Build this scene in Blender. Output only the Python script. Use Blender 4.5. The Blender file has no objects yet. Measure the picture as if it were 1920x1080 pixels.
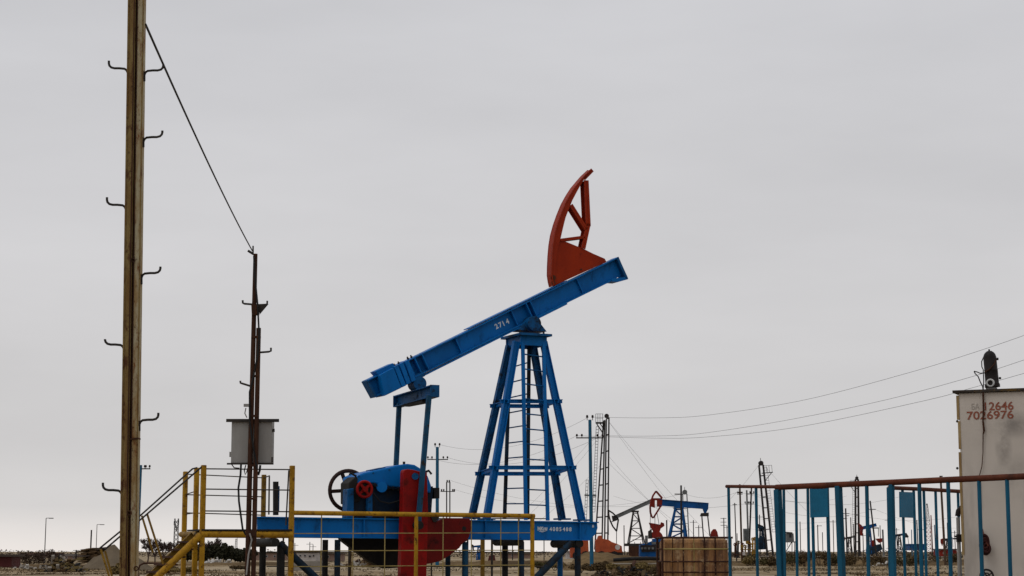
import bpy, bmesh, math, random
from mathutils import Vector as V, Matrix, noise
random.seed(7)
scene = bpy.context.scene
col = scene.collection

# ------------------------------------------------------------------ camera
F = 3500.0                      # focal length in photo pixels (1920 wide)
HOR = 1034.0                    # horizon row in the photo
PITCH = math.atan((HOR - 540.0) / F)
EYE = 1.6
cam = bpy.data.cameras.new('camera')
cam.sensor_width = 36.0
cam.lens = 36.0 * F / 1920.0
cam.clip_start = 0.1
cam.clip_end = 20000
camo = bpy.data.objects.new('camera', cam)
col.objects.link(camo)
camo.location = (0, 0, EYE)
camo.rotation_euler = (math.pi / 2 + PITCH, 0, 0)
scene.camera = camo

# ------------------------------------------------------------------ world, sun, exposure
SUN_EL, SUN_AZ = math.radians(55), math.radians(-125)      # azimuth clockwise from +Y
w = bpy.data.worlds.new('World')
scene.world = w
w.use_nodes = True
nt = w.node_tree
nt.nodes.clear()
out = nt.nodes.new('ShaderNodeOutputWorld')
sky = nt.nodes.new('ShaderNodeTexSky')
sky.sky_type = 'NISHITA'
sky.sun_disc = False
sky.sun_elevation = SUN_EL
sky.sun_rotation = SUN_AZ
sky.air_density = 1.0
sky.dust_density = 2.0
bg1 = nt.nodes.new('ShaderNodeBackground')
bg1.inputs[1].default_value = 0.06
nt.links.new(sky.outputs[0], bg1.inputs[0])
geo = nt.nodes.new('ShaderNodeTexCoord')
sep = nt.nodes.new('ShaderNodeSeparateXYZ')
nt.links.new(geo.outputs['Generated'], sep.inputs[0])
ramp = nt.nodes.new('ShaderNodeValToRGB')
nt.links.new(sep.outputs[2], ramp.inputs[0])
cr = ramp.color_ramp
cr.elements[0].position = 0.0
cr.elements[0].color = (0.87, 0.815, 0.775, 1)
cr.elements[1].position = 1.0
cr.elements[1].color = (0.74, 0.75, 0.77, 1)
for p, c in ((0.010, (0.80, 0.76, 0.735)), (0.024, (0.66, 0.642, 0.635)), (0.055, (0.622, 0.608, 0.61)), (0.12, (0.632, 0.62, 0.626)), (0.30, (0.612, 0.61, 0.63))):
    e = cr.elements.new(p)
    e.color = (*c, 1)
mp = nt.nodes.new('ShaderNodeMapping')
mp.inputs['Scale'].default_value = (1.6, 1.6, 6.5)
nt.links.new(geo.outputs['Generated'], mp.inputs[0])
nz = nt.nodes.new('ShaderNodeTexNoise')
nz.inputs['Scale'].default_value = 2.2
nz.inputs['Detail'].default_value = 5
nz.inputs['Roughness'].default_value = 0.5
nt.links.new(mp.outputs[0], nz.inputs['Vector'])
mr = nt.nodes.new('ShaderNodeMapRange')
mr.inputs[1].default_value = 0.3
mr.inputs[2].default_value = 0.7
mr.inputs[3].default_value = 0.935
mr.inputs[4].default_value = 1.06
nt.links.new(nz.outputs[0], mr.inputs[0])
mulc = nt.nodes.new('ShaderNodeVectorMath')
mulc.operation = 'SCALE'
nt.links.new(ramp.outputs[0], mulc.inputs[0])
nt.links.new(mr.outputs[0], mulc.inputs['Scale'])
bg2 = nt.nodes.new('ShaderNodeBackground')
bg2.inputs[1].default_value = 1.0
nt.links.new(mulc.outputs[0], bg2.inputs[0])
mx = nt.nodes.new('ShaderNodeMixShader')
mx.inputs[0].default_value = 0.93
nt.links.new(bg1.outputs[0], mx.inputs[1])
nt.links.new(bg2.outputs[0], mx.inputs[2])
nt.links.new(mx.outputs[0], out.inputs[0])

sl = bpy.data.lights.new('sun', 'SUN')
sl.energy = 0.6
sl.angle = math.radians(25)
sl.color = (1.0, 0.97, 0.93)
so = bpy.data.objects.new('sun', sl)
col.objects.link(so)
d = V((math.sin(SUN_AZ) * math.cos(SUN_EL), math.cos(SUN_AZ) * math.cos(SUN_EL), math.sin(SUN_EL)))
so.rotation_euler = d.to_track_quat('Z', 'Y').to_euler()
so.location = (0, 0, 60)

vs = scene.view_settings
vs.view_transform = 'Standard'
vs.look = 'None'
vs.exposure = 0.06
vs.gamma = 1.0
vs.use_curve_mapping = False

# ------------------------------------------------------------------ geometry of the view, used to lay things out
cp, sp_ = math.cos(PITCH), math.sin(PITCH)
def ray(px, py):
    u, v = (px - 960.0) / F, (540.0 - py) / F
    return V((u, cp - v * sp_, sp_ + v * cp))
def S(px, py, dist):                       # the point at distance dist (along +Y)
    r = ray(px, py)
    return V((0, 0, EYE)) + r * (dist / r.y)
def onG(px, dist, z=0.0):                  # a point on the ground
    p = S(px, HOR, dist)
    return V((p.x, dist, z))
def ppm(dist):                             # metres per photo pixel
    return dist / F

# ------------------------------------------------------------------ materials
def nmat(name):
    m = bpy.data.materials.new(name)
    m.use_nodes = True
    n = m.node_tree
    b = n.nodes['Principled BSDF']
    return m, n, b
def mixn(n, fac, a, b):
    x = n.nodes.new('ShaderNodeMix')
    x.data_type = 'RGBA'
    for sock, val in ((0, fac), (6, a), (7, b)):
        if hasattr(val, 'links'):
            n.links.new(val, x.inputs[sock])
        elif sock == 0:
            x.inputs[0].default_value = val
        else:
            x.inputs[sock].default_value = (*val, 1)
    return x.outputs[2]
def noisen(n, scale, detail=4, rough=0.55, vec=None, sc=(1, 1, 1)):
    tc = n.nodes.new('ShaderNodeTexCoord')
    mpn = n.nodes.new('ShaderNodeMapping')
    mpn.inputs['Scale'].default_value = sc
    n.links.new(tc.outputs['Object'], mpn.inputs[0])
    t = n.nodes.new('ShaderNodeTexNoise')
    t.inputs['Scale'].default_value = scale
    t.inputs['Detail'].default_value = detail
    t.inputs['Roughness'].default_value = rough
    n.links.new(mpn.outputs[0], t.inputs['Vector'])
    return t.outputs[0]
def rng(n, x, a, b, c=0.0, d_=1.0):
    r = n.nodes.new('ShaderNodeMapRange')
    r.inputs[1].default_value = a
    r.inputs[2].default_value = b
    r.inputs[3].default_value = c
    r.inputs[4].default_value = d_
    n.links.new(x, r.inputs[0])
    return r.outputs[0]
def bump(n, b, h, strength, dist):
    k = n.nodes.new('ShaderNodeBump')
    k.inputs['Strength'].default_value = strength
    k.inputs['Distance'].default_value = dist
    n.links.new(h, k.inputs['Height'])
    n.links.new(k.outputs[0], b.inputs['Normal'])
def paint(name, c, c2=None, rust=None, rust_at=(0.60, 0.70), scale=3.0, rough=0.5, metal=0.0, sc=(1, 1, 1), rscale=None, spec=0.1, chips=None):
    m, n, b = nmat(name)
    c2 = c2 or tuple(x * 0.72 for x in c)
    f1 = rng(n, noisen(n, scale, 5, 0.6, sc=sc), 0.35, 0.65)
    o = mixn(n, f1, c, c2)
    if rust:
        f2 = rng(n, noisen(n, rscale or scale * 2.3, 8, 0.68, sc=sc), rust_at[0], rust_at[1])
        o = mixn(n, f2, o, rust)
        n.links.new(rng(n, f2, 0, 1, rough, 0.9), b.inputs['Roughness'])
    else:
        b.inputs['Roughness'].default_value = rough
    if chips:
        f4 = rng(n, noisen(n, 11, 9, 0.78), chips, chips + 0.025)
        o = mixn(n, f4, o, (0.060, 0.028, 0.018))
        f5 = rng(n, noisen(n, 9, 5, 0.6, sc=(1.5, 1.5, 0.12)), 0.60, 0.78, 0, 0.55)
        o = mixn(n, f5, o, tuple(x * 0.3 + 0.006 for x in c))
    n.links.new(o, b.inputs['Base Color'])
    b.inputs['Metallic'].default_value = metal
    b.inputs['Specular IOR Level'].default_value = spec
    bump(n, b, noisen(n, scale * 9, 6, 0.6, sc=sc), 0.25, 0.01)
    return m
M = {}
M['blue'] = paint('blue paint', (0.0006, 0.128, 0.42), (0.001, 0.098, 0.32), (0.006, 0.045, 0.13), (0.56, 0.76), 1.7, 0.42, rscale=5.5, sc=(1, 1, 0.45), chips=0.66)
M['blue_grimy_shaded'] = paint('grimy and shaded blue paint', (0.003, 0.085, 0.25), (0.005, 0.055, 0.15), (0.012, 0.014, 0.018), (0.52, 0.66), 2.6, 0.5)
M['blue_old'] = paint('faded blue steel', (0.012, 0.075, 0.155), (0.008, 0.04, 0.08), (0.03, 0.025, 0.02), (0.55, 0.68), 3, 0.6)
M['red'] = paint('red oxide paint', (0.29, 0.024, 0.003), (0.225, 0.017, 0.003), (0.10, 0.016, 0.008), (0.62, 0.76), 1.6, 0.5, chips=0.67)
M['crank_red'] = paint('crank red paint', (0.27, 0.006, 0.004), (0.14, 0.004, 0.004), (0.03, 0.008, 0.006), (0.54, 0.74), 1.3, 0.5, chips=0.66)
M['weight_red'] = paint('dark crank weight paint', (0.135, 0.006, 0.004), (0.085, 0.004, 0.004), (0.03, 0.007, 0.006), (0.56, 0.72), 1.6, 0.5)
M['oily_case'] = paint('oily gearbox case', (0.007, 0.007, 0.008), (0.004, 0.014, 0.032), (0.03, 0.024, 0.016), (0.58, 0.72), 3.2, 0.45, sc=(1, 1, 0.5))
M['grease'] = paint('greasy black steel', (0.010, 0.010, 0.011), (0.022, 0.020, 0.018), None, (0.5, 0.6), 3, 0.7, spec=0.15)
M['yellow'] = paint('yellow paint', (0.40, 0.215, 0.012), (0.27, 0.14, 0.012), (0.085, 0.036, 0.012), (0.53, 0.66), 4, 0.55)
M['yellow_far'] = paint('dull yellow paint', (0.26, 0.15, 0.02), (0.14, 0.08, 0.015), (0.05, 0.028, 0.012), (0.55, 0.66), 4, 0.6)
M['wire_steel'] = paint('thin pale steel', (0.34, 0.265, 0.10), (0.22, 0.165, 0.06), None, (0.5, 0.6), 5, 0.6)
M['blue_dark'] = paint('grimy and shaded dark blue steel', (0.008, 0.032, 0.065), (0.012, 0.016, 0.022), (0.02, 0.016, 0.013), (0.5, 0.64), 2.2, 0.6)
M['dark_steel'] = paint('dark steel', (0.022, 0.021, 0.021), (0.042, 0.034, 0.028), None, (0.5, 0.6), 4, 0.6)
M['rail_grey'] = paint('dark grey rail', (0.05, 0.045, 0.04), (0.03, 0.022, 0.018), (0.1, 0.06, 0.02), (0.55, 0.65), 5, 0.6)
M['rust_brown'] = paint('rusty brown pipe', (0.060, 0.026, 0.015), (0.032, 0.015, 0.010), (0.11, 0.045, 0.02), (0.56, 0.7), 5, 0.85, sc=(1, 1, 0.3))
M['rail_rust'] = paint('rusty red rail', (0.115, 0.034, 0.018), (0.06, 0.020, 0.012), (0.03, 0.016, 0.012), (0.58, 0.7), 7, 0.8)
M['teal'] = paint('teal blue paint', (0.009, 0.096, 0.175), (0.008, 0.062, 0.108), (0.05, 0.03, 0.02), (0.62, 0.72), 3.0, 0.5, sc=(1, 1, 0.4), chips=0.64)
M['teal_sheet'] = paint('teal sheet paint', (0.012, 0.135, 0.25), (0.011, 0.108, 0.195), (0.06, 0.035, 0.025), (0.66, 0.74), 4.0, 0.45, chips=0.64)
M['grey_box'] = paint('weathered grey enamel', (0.27, 0.265, 0.255), (0.22, 0.21, 0.20), (0.10, 0.07, 0.05), (0.66, 0.76), 3, 0.55, sc=(1, 1, 0.3))
M['white'] = paint('white lettering paint', (0.72, 0.76, 0.80), (0.50, 0.58, 0.66), None, (0.5, 0.6), 30, 0.6)
M['stencil'] = paint('brick red stencil paint', (0.27, 0.085, 0.055), (0.21, 0.075, 0.05), None, (0.5, 0.6), 25, 0.7)
M['stencil_faint'] = paint('faded grey stencil paint', (0.33, 0.30, 0.27), (0.38, 0.345, 0.31), None, (0.5, 0.6), 25, 0.7)
M['black'] = paint('black plastic', (0.014, 0.012, 0.012), (0.024, 0.018, 0.017), None, (0.5, 0.6), 4, 0.5)
M['wire'] = paint('black cable', (0.012, 0.012, 0.013), (0.02, 0.02, 0.02), None, (0.5, 0.6), 4, 0.6)
M['far_wire'] = paint('grey power wire', (0.09, 0.09, 0.095), (0.07, 0.07, 0.075), None, (0.5, 0.6), 4, 0.6)
M['roof_red'] = paint('reddish brown roof', (0.12, 0.045, 0.032), (0.08, 0.033, 0.025), None, (0.5, 0.6), 0.6, 0.9)
M['wood'] = paint('weathered pole wood', (0.085, 0.055, 0.035), (0.05, 0.034, 0.024), None, (0.5, 0.6), 3, 0.9, sc=(2, 2, 0.2))
M['far_steel'] = paint('far dark steel', (0.022, 0.021, 0.022), (0.034, 0.028, 0.026), None, (0.5, 0.6), 1, 0.7)
M['far_grey'] = paint('far grey steel', (0.16, 0.17, 0.175), (0.10, 0.105, 0.105), (0.06, 0.04, 0.03), (0.58, 0.7), 1.5, 0.7)
M['lamp_grey'] = paint('lamp grey', (0.15, 0.15, 0.15), (0.12, 0.12, 0.12), None, (0.5, 0.6), 1, 0.6)
M['far_red'] = paint('far red paint', (0.22, 0.02, 0.012), (0.13, 0.014, 0.01), (0.05, 0.012, 0.01), (0.56, 0.7), 1.2, 0.6)
M['far_blue'] = paint('far blue paint', (0.006, 0.075, 0.26), (0.006, 0.05, 0.15), (0.02, 0.025, 0.04), (0.58, 0.7), 1.2, 0.6)
M['orange'] = paint('faded orange paint', (0.40, 0.085, 0.032), (0.27, 0.055, 0.024), (0.08, 0.04, 0.03), (0.62, 0.72), 1.3, 0.6)
M['maroon'] = paint('maroon sheet', (0.085, 0.020, 0.020), (0.06, 0.016, 0.016), None, (0.5, 0.6), 0.7, 0.7)
M['roof'] = paint('brown roof', (0.075, 0.058, 0.048), (0.05, 0.038, 0.032), None, (0.5, 0.6), 0.6, 0.9)
M['plaster_pink'] = paint('pinkish plaster', (0.26, 0.175, 0.14), (0.19, 0.125, 0.10), (0.10, 0.07, 0.05), (0.6, 0.75), 0.6, 0.9)
M['plaster_white'] = paint('dirty white plaster', (0.48, 0.45, 0.43), (0.34, 0.31, 0.29), (0.18, 0.14, 0.11), (0.6, 0.75), 0.6, 0.9)
M['concrete'] = paint('concrete', (0.26, 0.235, 0.205), (0.18, 0.16, 0.135), (0.10, 0.08, 0.06), (0.6, 0.75), 0.9, 0.9)
M['pane'] = paint('dark window pane', (0.03, 0.03, 0.035), (0.02, 0.02, 0.025), None, (0.5, 0.6), 1, 0.2)
M['insulator'] = paint('brown insulator', (0.03, 0.02, 0.018), (0.02, 0.015, 0.015), None, (0.5, 0.6), 3, 0.35)
M['lens'] = paint('pale glass', (0.5, 0.5, 0.48), (0.4, 0.4, 0.4), None, (0.5, 0.6), 3, 0.25)
M['sheet_pale'] = paint('pale sheet debris', (0.5, 0.48, 0.45), (0.36, 0.34, 0.31), None, (0.5, 0.6), 1, 0.8)
M['bark'] = paint('bare bark', (0.070, 0.046, 0.034), (0.045, 0.030, 0.023), None, (0.5, 0.6), 3, 0.9)
M['twig'] = paint('purple brown twig', (0.075, 0.048, 0.042), (0.05, 0.034, 0.03), None, (0.5, 0.6), 3, 0.9)
M['ever'] = paint('dark evergreen leaf', (0.022, 0.024, 0.014), (0.040, 0.036, 0.020), None, (0.5, 0.6), 1.2, 0.8)
M['dry'] = paint('dry brown scrub', (0.105, 0.070, 0.032), (0.055, 0.038, 0.020), None, (0.5, 0.6), 1.0, 0.9)
M['dry_green'] = paint('olive scrub', (0.060, 0.052, 0.022), (0.085, 0.070, 0.030), None, (0.5, 0.6), 1.0, 0.9)
M['dry_gold'] = paint('golden dry weed', (0.21, 0.155, 0.065), (0.13, 0.095, 0.04), None, (0.5, 0.6), 1.0, 0.9)
M['scrub_far'] = paint('far brown scrub', (0.115, 0.085, 0.062), (0.075, 0.058, 0.042), None, (0.5, 0.6), 0.3, 0.9)
M['plank'] = paint('old planks', (0.12, 0.075, 0.038), (0.065, 0.042, 0.024), None, (0.5, 0.6), 1.5, 0.9)
M['sand'] = paint('grey sand', (0.15, 0.118, 0.082), (0.11, 0.086, 0.060), None, (0.5, 0.6), 0.8, 1.0, spec=0.05)

def ground_mat(name, tan, mid, dark, s=0.035):
    m, n, b = nmat(name)
    f = rng(n, noisen(n, s, 8, 0.62, sc=(0.55, 1.3, 1)), 0.40, 0.60)
    o = mixn(n, f, tan, mid)
    f2 = rng(n, noisen(n, s * 3.1, 8, 0.65, sc=(0.5, 1.2, 1)), 0.52, 0.68)
    o = mixn(n, f2, o, dark)
    f3 = rng(n, noisen(n, 2.4, 8, 0.7), 0.35, 0.75, 0.65, 1.2)
    sm = n.nodes.new('ShaderNodeVectorMath')
    sm.operation = 'SCALE'
    n.links.new(o, sm.inputs[0])
    n.links.new(f3, sm.inputs['Scale'])
    n.links.new(sm.outputs[0], b.inputs['Base Color'])
    b.inputs['Roughness'].default_value = 1.0
    b.inputs['Specular IOR Level'].default_value = 0.05
    bump(n, b, noisen(n, 1.6, 9, 0.7), 0.7, 0.25)
    return m
M['ground'] = ground_mat('bare sandy ground', (0.42, 0.335, 0.225), (0.27, 0.195, 0.11), (0.10, 0.068, 0.036))
M['berm'] = ground_mat('scrubby earth bank', (0.185, 0.125, 0.062), (0.11, 0.070, 0.034), (0.040, 0.029, 0.016), 0.16)

def tank_mat():
    m, n, b = nmat('rust streaked tank')
    tc = n.nodes.new('ShaderNodeTexCoord')
    f = rng(n, noisen(n, 2.6, 9, 0.66, sc=(1.8, 1.8, 0.16)), 0.44, 0.60)
    o = mixn(n, f, (0.36, 0.185, 0.07), (0.095, 0.032, 0.012))
    f2 = rng(n, noisen(n, 8, 9, 0.78, sc=(1.6, 1.6, 0.14)), 0.47, 0.66, 0, 0.85)
    o = mixn(n, f2, o, (0.035, 0.016, 0.011))
    f3 = rng(n, noisen(n, 3.4, 6, 0.65, sc=(1, 1, 0.6)), 0.48, 0.72)
    o = mixn(n, f3, o, (0.34, 0.15, 0.03))
    f6 = rng(n, noisen(n, 4.6, 7, 0.7), 0.54, 0.66, 0, 0.8)
    o = mixn(n, f6, o, (0.44, 0.30, 0.16))
    n.links.new(o, b.inputs['Base Color'])
    b.inputs['Roughness'].default_value = 0.75
    bump(n, b, noisen(n, 30, 6, 0.6), 0.3, 0.01)
    return m
M['tank'] = tank_mat()

def cabinet_mat():
    m, n, b = nmat('dirty off white cabinet')
    f = rng(n, noisen(n, 1.4, 5, 0.55), 0.35, 0.68)
    o = mixn(n, f, (0.50, 0.45, 0.40), (0.42, 0.375, 0.33))
    f2 = rng(n, noisen(n, 2.1, 7, 0.6, sc=(1.6, 1.6, 0.35)), 0.58, 0.80, 0, 0.7)
    o = mixn(n, f2, o, (0.19, 0.17, 0.155))
    tc = n.nodes.new('ShaderNodeTexCoord')
    nzf = noisen(n, 5, 6, 0.65)
    for c, sc, amt in (((-0.03, 0, 2.70), (4.5, 0, 7.0), 0.7), ((-0.105, 0, 2.52), (13.0, 0, 4.5), 0.85), ((0.02, 0, 2.25), (4.0, 0, 4.5), 0.4)):
        vm = n.nodes.new('ShaderNodeVectorMath'); vm.operation = 'SUBTRACT'
        n.links.new(tc.outputs['Object'], vm.inputs[0]); vm.inputs[1].default_value = c
        vm2 = n.nodes.new('ShaderNodeVectorMath'); vm2.operation = 'MULTIPLY'
        n.links.new(vm.outputs[0], vm2.inputs[0]); vm2.inputs[1].default_value = sc
        vl = n.nodes.new('ShaderNodeVectorMath'); vl.operation = 'LENGTH'
        n.links.new(vm2.outputs[0], vl.inputs[0])
        ml = n.nodes.new('ShaderNodeMath'); ml.operation = 'MULTIPLY'
        n.links.new(rng(n, vl.outputs['Value'], 0.15, 1.0, amt, 0.0), ml.inputs[0])
        n.links.new(rng(n, nzf, 0.3, 0.62), ml.inputs[1])
        o = mixn(n, ml.outputs[0], o, (0.12, 0.105, 0.095))
    f3 = rng(n, noisen(n, 14, 8, 0.7), 0.72, 0.80)
    o = mixn(n, f3, o, (0.13, 0.075, 0.035))
    n.links.new(o, b.inputs['Base Color'])
    b.inputs['Roughness'].default_value = 0.55
    bump(n, b, noisen(n, 1.1, 3, 0.5), 0.35, 0.03)
    return m
M['cabinet'] = cabinet_mat()

def pole_mat(name, a, b2, c):
    m, n, b = nmat(name)
    f = rng(n, noisen(n, 2.2, 9, 0.68, sc=(5, 5, 1.0)), 0.44, 0.58)
    o = mixn(n, f, a, b2)
    f2 = rng(n, noisen(n, 7, 10, 0.78, sc=(2.5, 2.5, 0.9)), 0.51, 0.62)
    o = mixn(n, f2, o, c)
    f3 = rng(n, noisen(n, 34, 6, 0.7, sc=(1, 1, 0.6)), 0.60, 0.68)
    o = mixn(n, f3, o, tuple(x * 0.25 for x in c))
    n.links.new(o, b.inputs['Base Color'])
    b.inputs['Roughness'].default_value = 0.8
    b.inputs['Specular IOR Level'].default_value = 0.2
    bump(n, b, noisen(n, 60, 8, 0.7), 0.5, 0.004)
    return m
M['pole_dark'] = pole_mat('rusty olive channel', (0.20, 0.142, 0.052), (0.145, 0.082, 0.025), (0.070, 0.026, 0.010))
M['pole_light'] = pole_mat('worn galvanised channel', (0.38, 0.335, 0.22), (0.28, 0.19, 0.085), (0.165, 0.062, 0.017))

# ------------------------------------------------------------------ mesh helpers
ORG = {}
def perp(dv):
    a = V((0, 0, 1)) if abs(dv.z) < 0.9 else V((1, 0, 0))
    x = dv.cross(a).normalized()
    return x, x.cross(dv).normalized()
class MB:
    def __init__(s):
        s.v, s.f, s.sm = [], [], []
    def add(s, vs_, fs, smooth=False):
        k = len(s.v)
        s.v += [V(p) for p in vs_]
        s.f += [[i + k for i in f] for f in fs]
        s.sm += [smooth] * len(fs)
        return s
    def hexa(s, a, b):                      # two quads a, b joined
        return s.add(list(a) + list(b), [[3, 2, 1, 0], [4, 5, 6, 7], [0, 1, 5, 4], [1, 2, 6, 5], [2, 3, 7, 6], [3, 0, 4, 7]])
    def box(s, c, sx, sy, sz, X=V((1, 0, 0)), Y=V((0, 1, 0)), Z=V((0, 0, 1))):
        c = V(c)
        q = [c + X * (sx / 2 * a) + Y * (sy / 2 * b) for a, b in ((-1, -1), (1, -1), (1, 1), (-1, 1))]
        return s.hexa([p - Z * sz / 2 for p in q], [p + Z * sz / 2 for p in q])
    def bar(s, p, q, wd, ht, up=None):      # rectangular bar from p to q
        p, q = V(p), V(q)
        dv = (q - p).normalized()
        if up is None:
            x, y = perp(dv)
        else:
            x = dv.cross(V(up)).normalized()
            y = x.cross(dv).normalized()
        c = [x * (wd / 2 * a) + y * (ht / 2 * b) for a, b in ((-1, -1), (1, -1), (1, 1), (-1, 1))]
        return s.hexa([p + k for k in c], [q + k for k in c])
    def prism(s, poly, off):                # polygon extruded by a vector
        n = len(poly)
        a = [V(p) for p in poly]
        b = [p + V(off) for p in a]
        return s.add(a + b, [list(range(n))[::-1], list(range(n, 2 * n))] + [[i, (i + 1) % n, n + (i + 1) % n, n + i] for i in range(n)])
    def tube(s, path, r, n=8, caps=True, r2=None):
        path = [V(p) for p in path]
        m = len(path)
        if not isinstance(r, (list, tuple)):
            r = [r + ((r2 - r) * i / (m - 1) if r2 is not None else 0) for i in range(m)]
        vs_, fs = [], []
        x = None
        for i, p in enumerate(path):
            t = (path[min(i + 1, m - 1)] - path[max(i - 1, 0)]).normalized()
            if x is None:
                x, y = perp(t)
            else:
                x = (x - t * x.dot(t)).normalized()
                y = x.cross(t).normalized()
            for k in range(n):
                a = 2 * math.pi * k / n
                vs_.append(p + (x * math.cos(a) + y * math.sin(a)) * r[i])
        for i in range(m - 1):
            for k in range(n):
                fs.append([i * n + k, i * n + (k + 1) % n, (i + 1) * n + (k + 1) % n, (i + 1) * n + k])
        s.add(vs_, fs, n > 5)
        if caps:
            s.add(vs_[:n], [list(range(n))[::-1]])
            s.add(vs_[-n:], [list(range(n))])
        return s
    def ring(s, c, ax, R, r, n=28, m=8):    # torus
        c, ax = V(c), V(ax).normalized()
        x, y = perp(ax)
        vs_, fs = [], []
        for i in range(n):
            a = 2 * math.pi * i / n
            rd = x * math.cos(a) + y * math.sin(a)
            for k in range(m):
                b = 2 * math.pi * k / m
                vs_.append(c + rd * (R + r * math.cos(b)) + ax * (r * math.sin(b)))
        for i in range(n):
            for k in range(m):
                fs.append([i * m + k, i * m + (k + 1) % m, ((i + 1) % n) * m + (k + 1) % m, ((i + 1) % n) * m + k])
        return s.add(vs_, fs, True)
    def ball(s, c, rx, ry, rz, n=14, m=9):
        vs_, fs = [], []
        for j in range(m + 1):
            t = math.pi * j / m
            for i in range(n):
                a = 2 * math.pi * i / n
                vs_.append(V(c) + V((rx * math.sin(t) * math.cos(a), ry * math.sin(t) * math.sin(a), rz * math.cos(t))))
        for j in range(m):
            for i in range(n):
                fs.append([j * n + i, (j + 1) * n + i, (j + 1) * n + (i + 1) % n, j * n + (i + 1) % n])
        return s.add(vs_, fs, True)
    def build(s, name, mat, parent=None, bevel=0):
        me = bpy.data.meshes.new(name)
        if parent is None:
            xs = [p.x for p in s.v]; ys = [p.y for p in s.v]; zs = [p.z for p in s.v]
            o0 = V(((min(xs) + max(xs)) / 2, (min(ys) + max(ys)) / 2, min(zs)))
        else:
            o0 = ORG[parent.name]
        me.from_pydata([p - o0 for p in s.v], [], s.f)
        me.polygons.foreach_set('use_smooth', s.sm)
        me.materials.append(M[mat] if isinstance(mat, str) else mat)
        bm = bmesh.new(); bm.from_mesh(me)
        bmesh.ops.recalc_face_normals(bm, faces=bm.faces)
        bm.to_mesh(me); bm.free()
        o = bpy.data.objects.new(name, me)
        col.objects.link(o)
        if parent is None:
            o.location = o0
        else:
            o.parent = parent
        ORG[o.name] = o0
        if bevel:
            bv = o.modifiers.new('bevel', 'BEVEL')
            bv.width = bevel; bv.segments = 2; bv.limit_method = 'ANGLE'
        return o
def tag(o, label=None, cat=None, group=None, kind=None):
    if label: o['label'] = label
    if cat: o['category'] = cat
    if group: o['group'] = group
    if kind: o['kind'] = kind
    return o
def thing(name, label, cat, loc, group=None):
    o = bpy.data.objects.new(name, None)
    o.empty_display_size = 0.3
    col.objects.link(o)
    o.location = loc
    ORG[o.name] = V(loc)
    return tag(o, label, cat, group)
def text_mesh(s, size, origin, xd, yd, mat, name, parent, depth=0.004, width=None, bold=0.0):
    cu = bpy.data.curves.new(name, 'FONT')
    cu.body = s
    cu.size = size
    cu.extrude = depth / 2
    cu.offset = bold
    t = bpy.data.objects.new(name, cu)
    col.objects.link(t)
    bpy.context.view_layer.update()
    me = bpy.data.meshes.new_from_object(t.evaluated_get(bpy.context.evaluated_depsgraph_get()))
    bpy.data.objects.remove(t)
    xd, yd = V(xd).normalized(), V(yd).normalized()
    zd = xd.cross(yd).normalized()
    xs = [v.co.x for v in me.vertices]
    x0, x1 = min(xs), max(xs)
    k = width / (x1 - x0) if width else 1.0
    o0 = ORG[parent.name]
    for v in me.vertices:
        v.co = V(origin) + xd * ((v.co.x - x0) * k) + yd * v.co.y + zd * v.co.z - o0
    me.materials.clear(); me.materials.append(M[mat])
    o = bpy.data.objects.new(name, me)
    col.objects.link(o)
    o.parent = parent
    ORG[o.name] = o0
    return o

# ------------------------------------------------------------------ ground
def hgt(x, y):
    a = 0.32 * noise.fractal(V((x * 0.035, y * 0.035, 3.1)), 1.0, 2.0, 4)
    b = 0.10 * noise.noise(V((x * 0.3, y * 0.3, 9.0)))
    k = min(1, max(0, (y - 70) / 60.0)) * min(1, max(0.0, (900 - y) / 500.0))
    return (a + b) * k - 0.05 * k
def axis(stops):
    r = []
    for a, b, st in stops:
        k = a
        while k < b - 1e-6:
            r.append(k); k += st
    r.append(stops[-1][1])
    return r
def make_ground():
    xs = axis([(-5000, -1000, 800), (-1000, -200, 100), (-200, -60, 5), (-60, 60, 1.25), (60, 200, 5), (200, 1000, 100), (1000, 5000, 800)])
    ys = axis([(-300, 0, 60), (0, 80, 10), (80, 260, 1.25), (260, 420, 3.2), (420, 1000, 20), (1000, 9000, 800)])
    nx = len(xs)
    vs_ = [(x, y, hgt(x, y)) for y in ys for x in xs]
    fs = [[j * nx + i, j * nx + i + 1, (j + 1) * nx + i + 1, (j + 1) * nx + i] for j in range(len(ys) - 1) for i in range(nx - 1)]
    me = bpy.data.meshes.new('ground')
    me.from_pydata(vs_, [], fs)
    me.polygons.foreach_set('use_smooth', [True] * len(fs))
    me.materials.append(M['ground'])
    o = bpy.data.objects.new('ground', me)
    col.objects.link(o)
    o['kind'] = 'structure'
make_ground()

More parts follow.
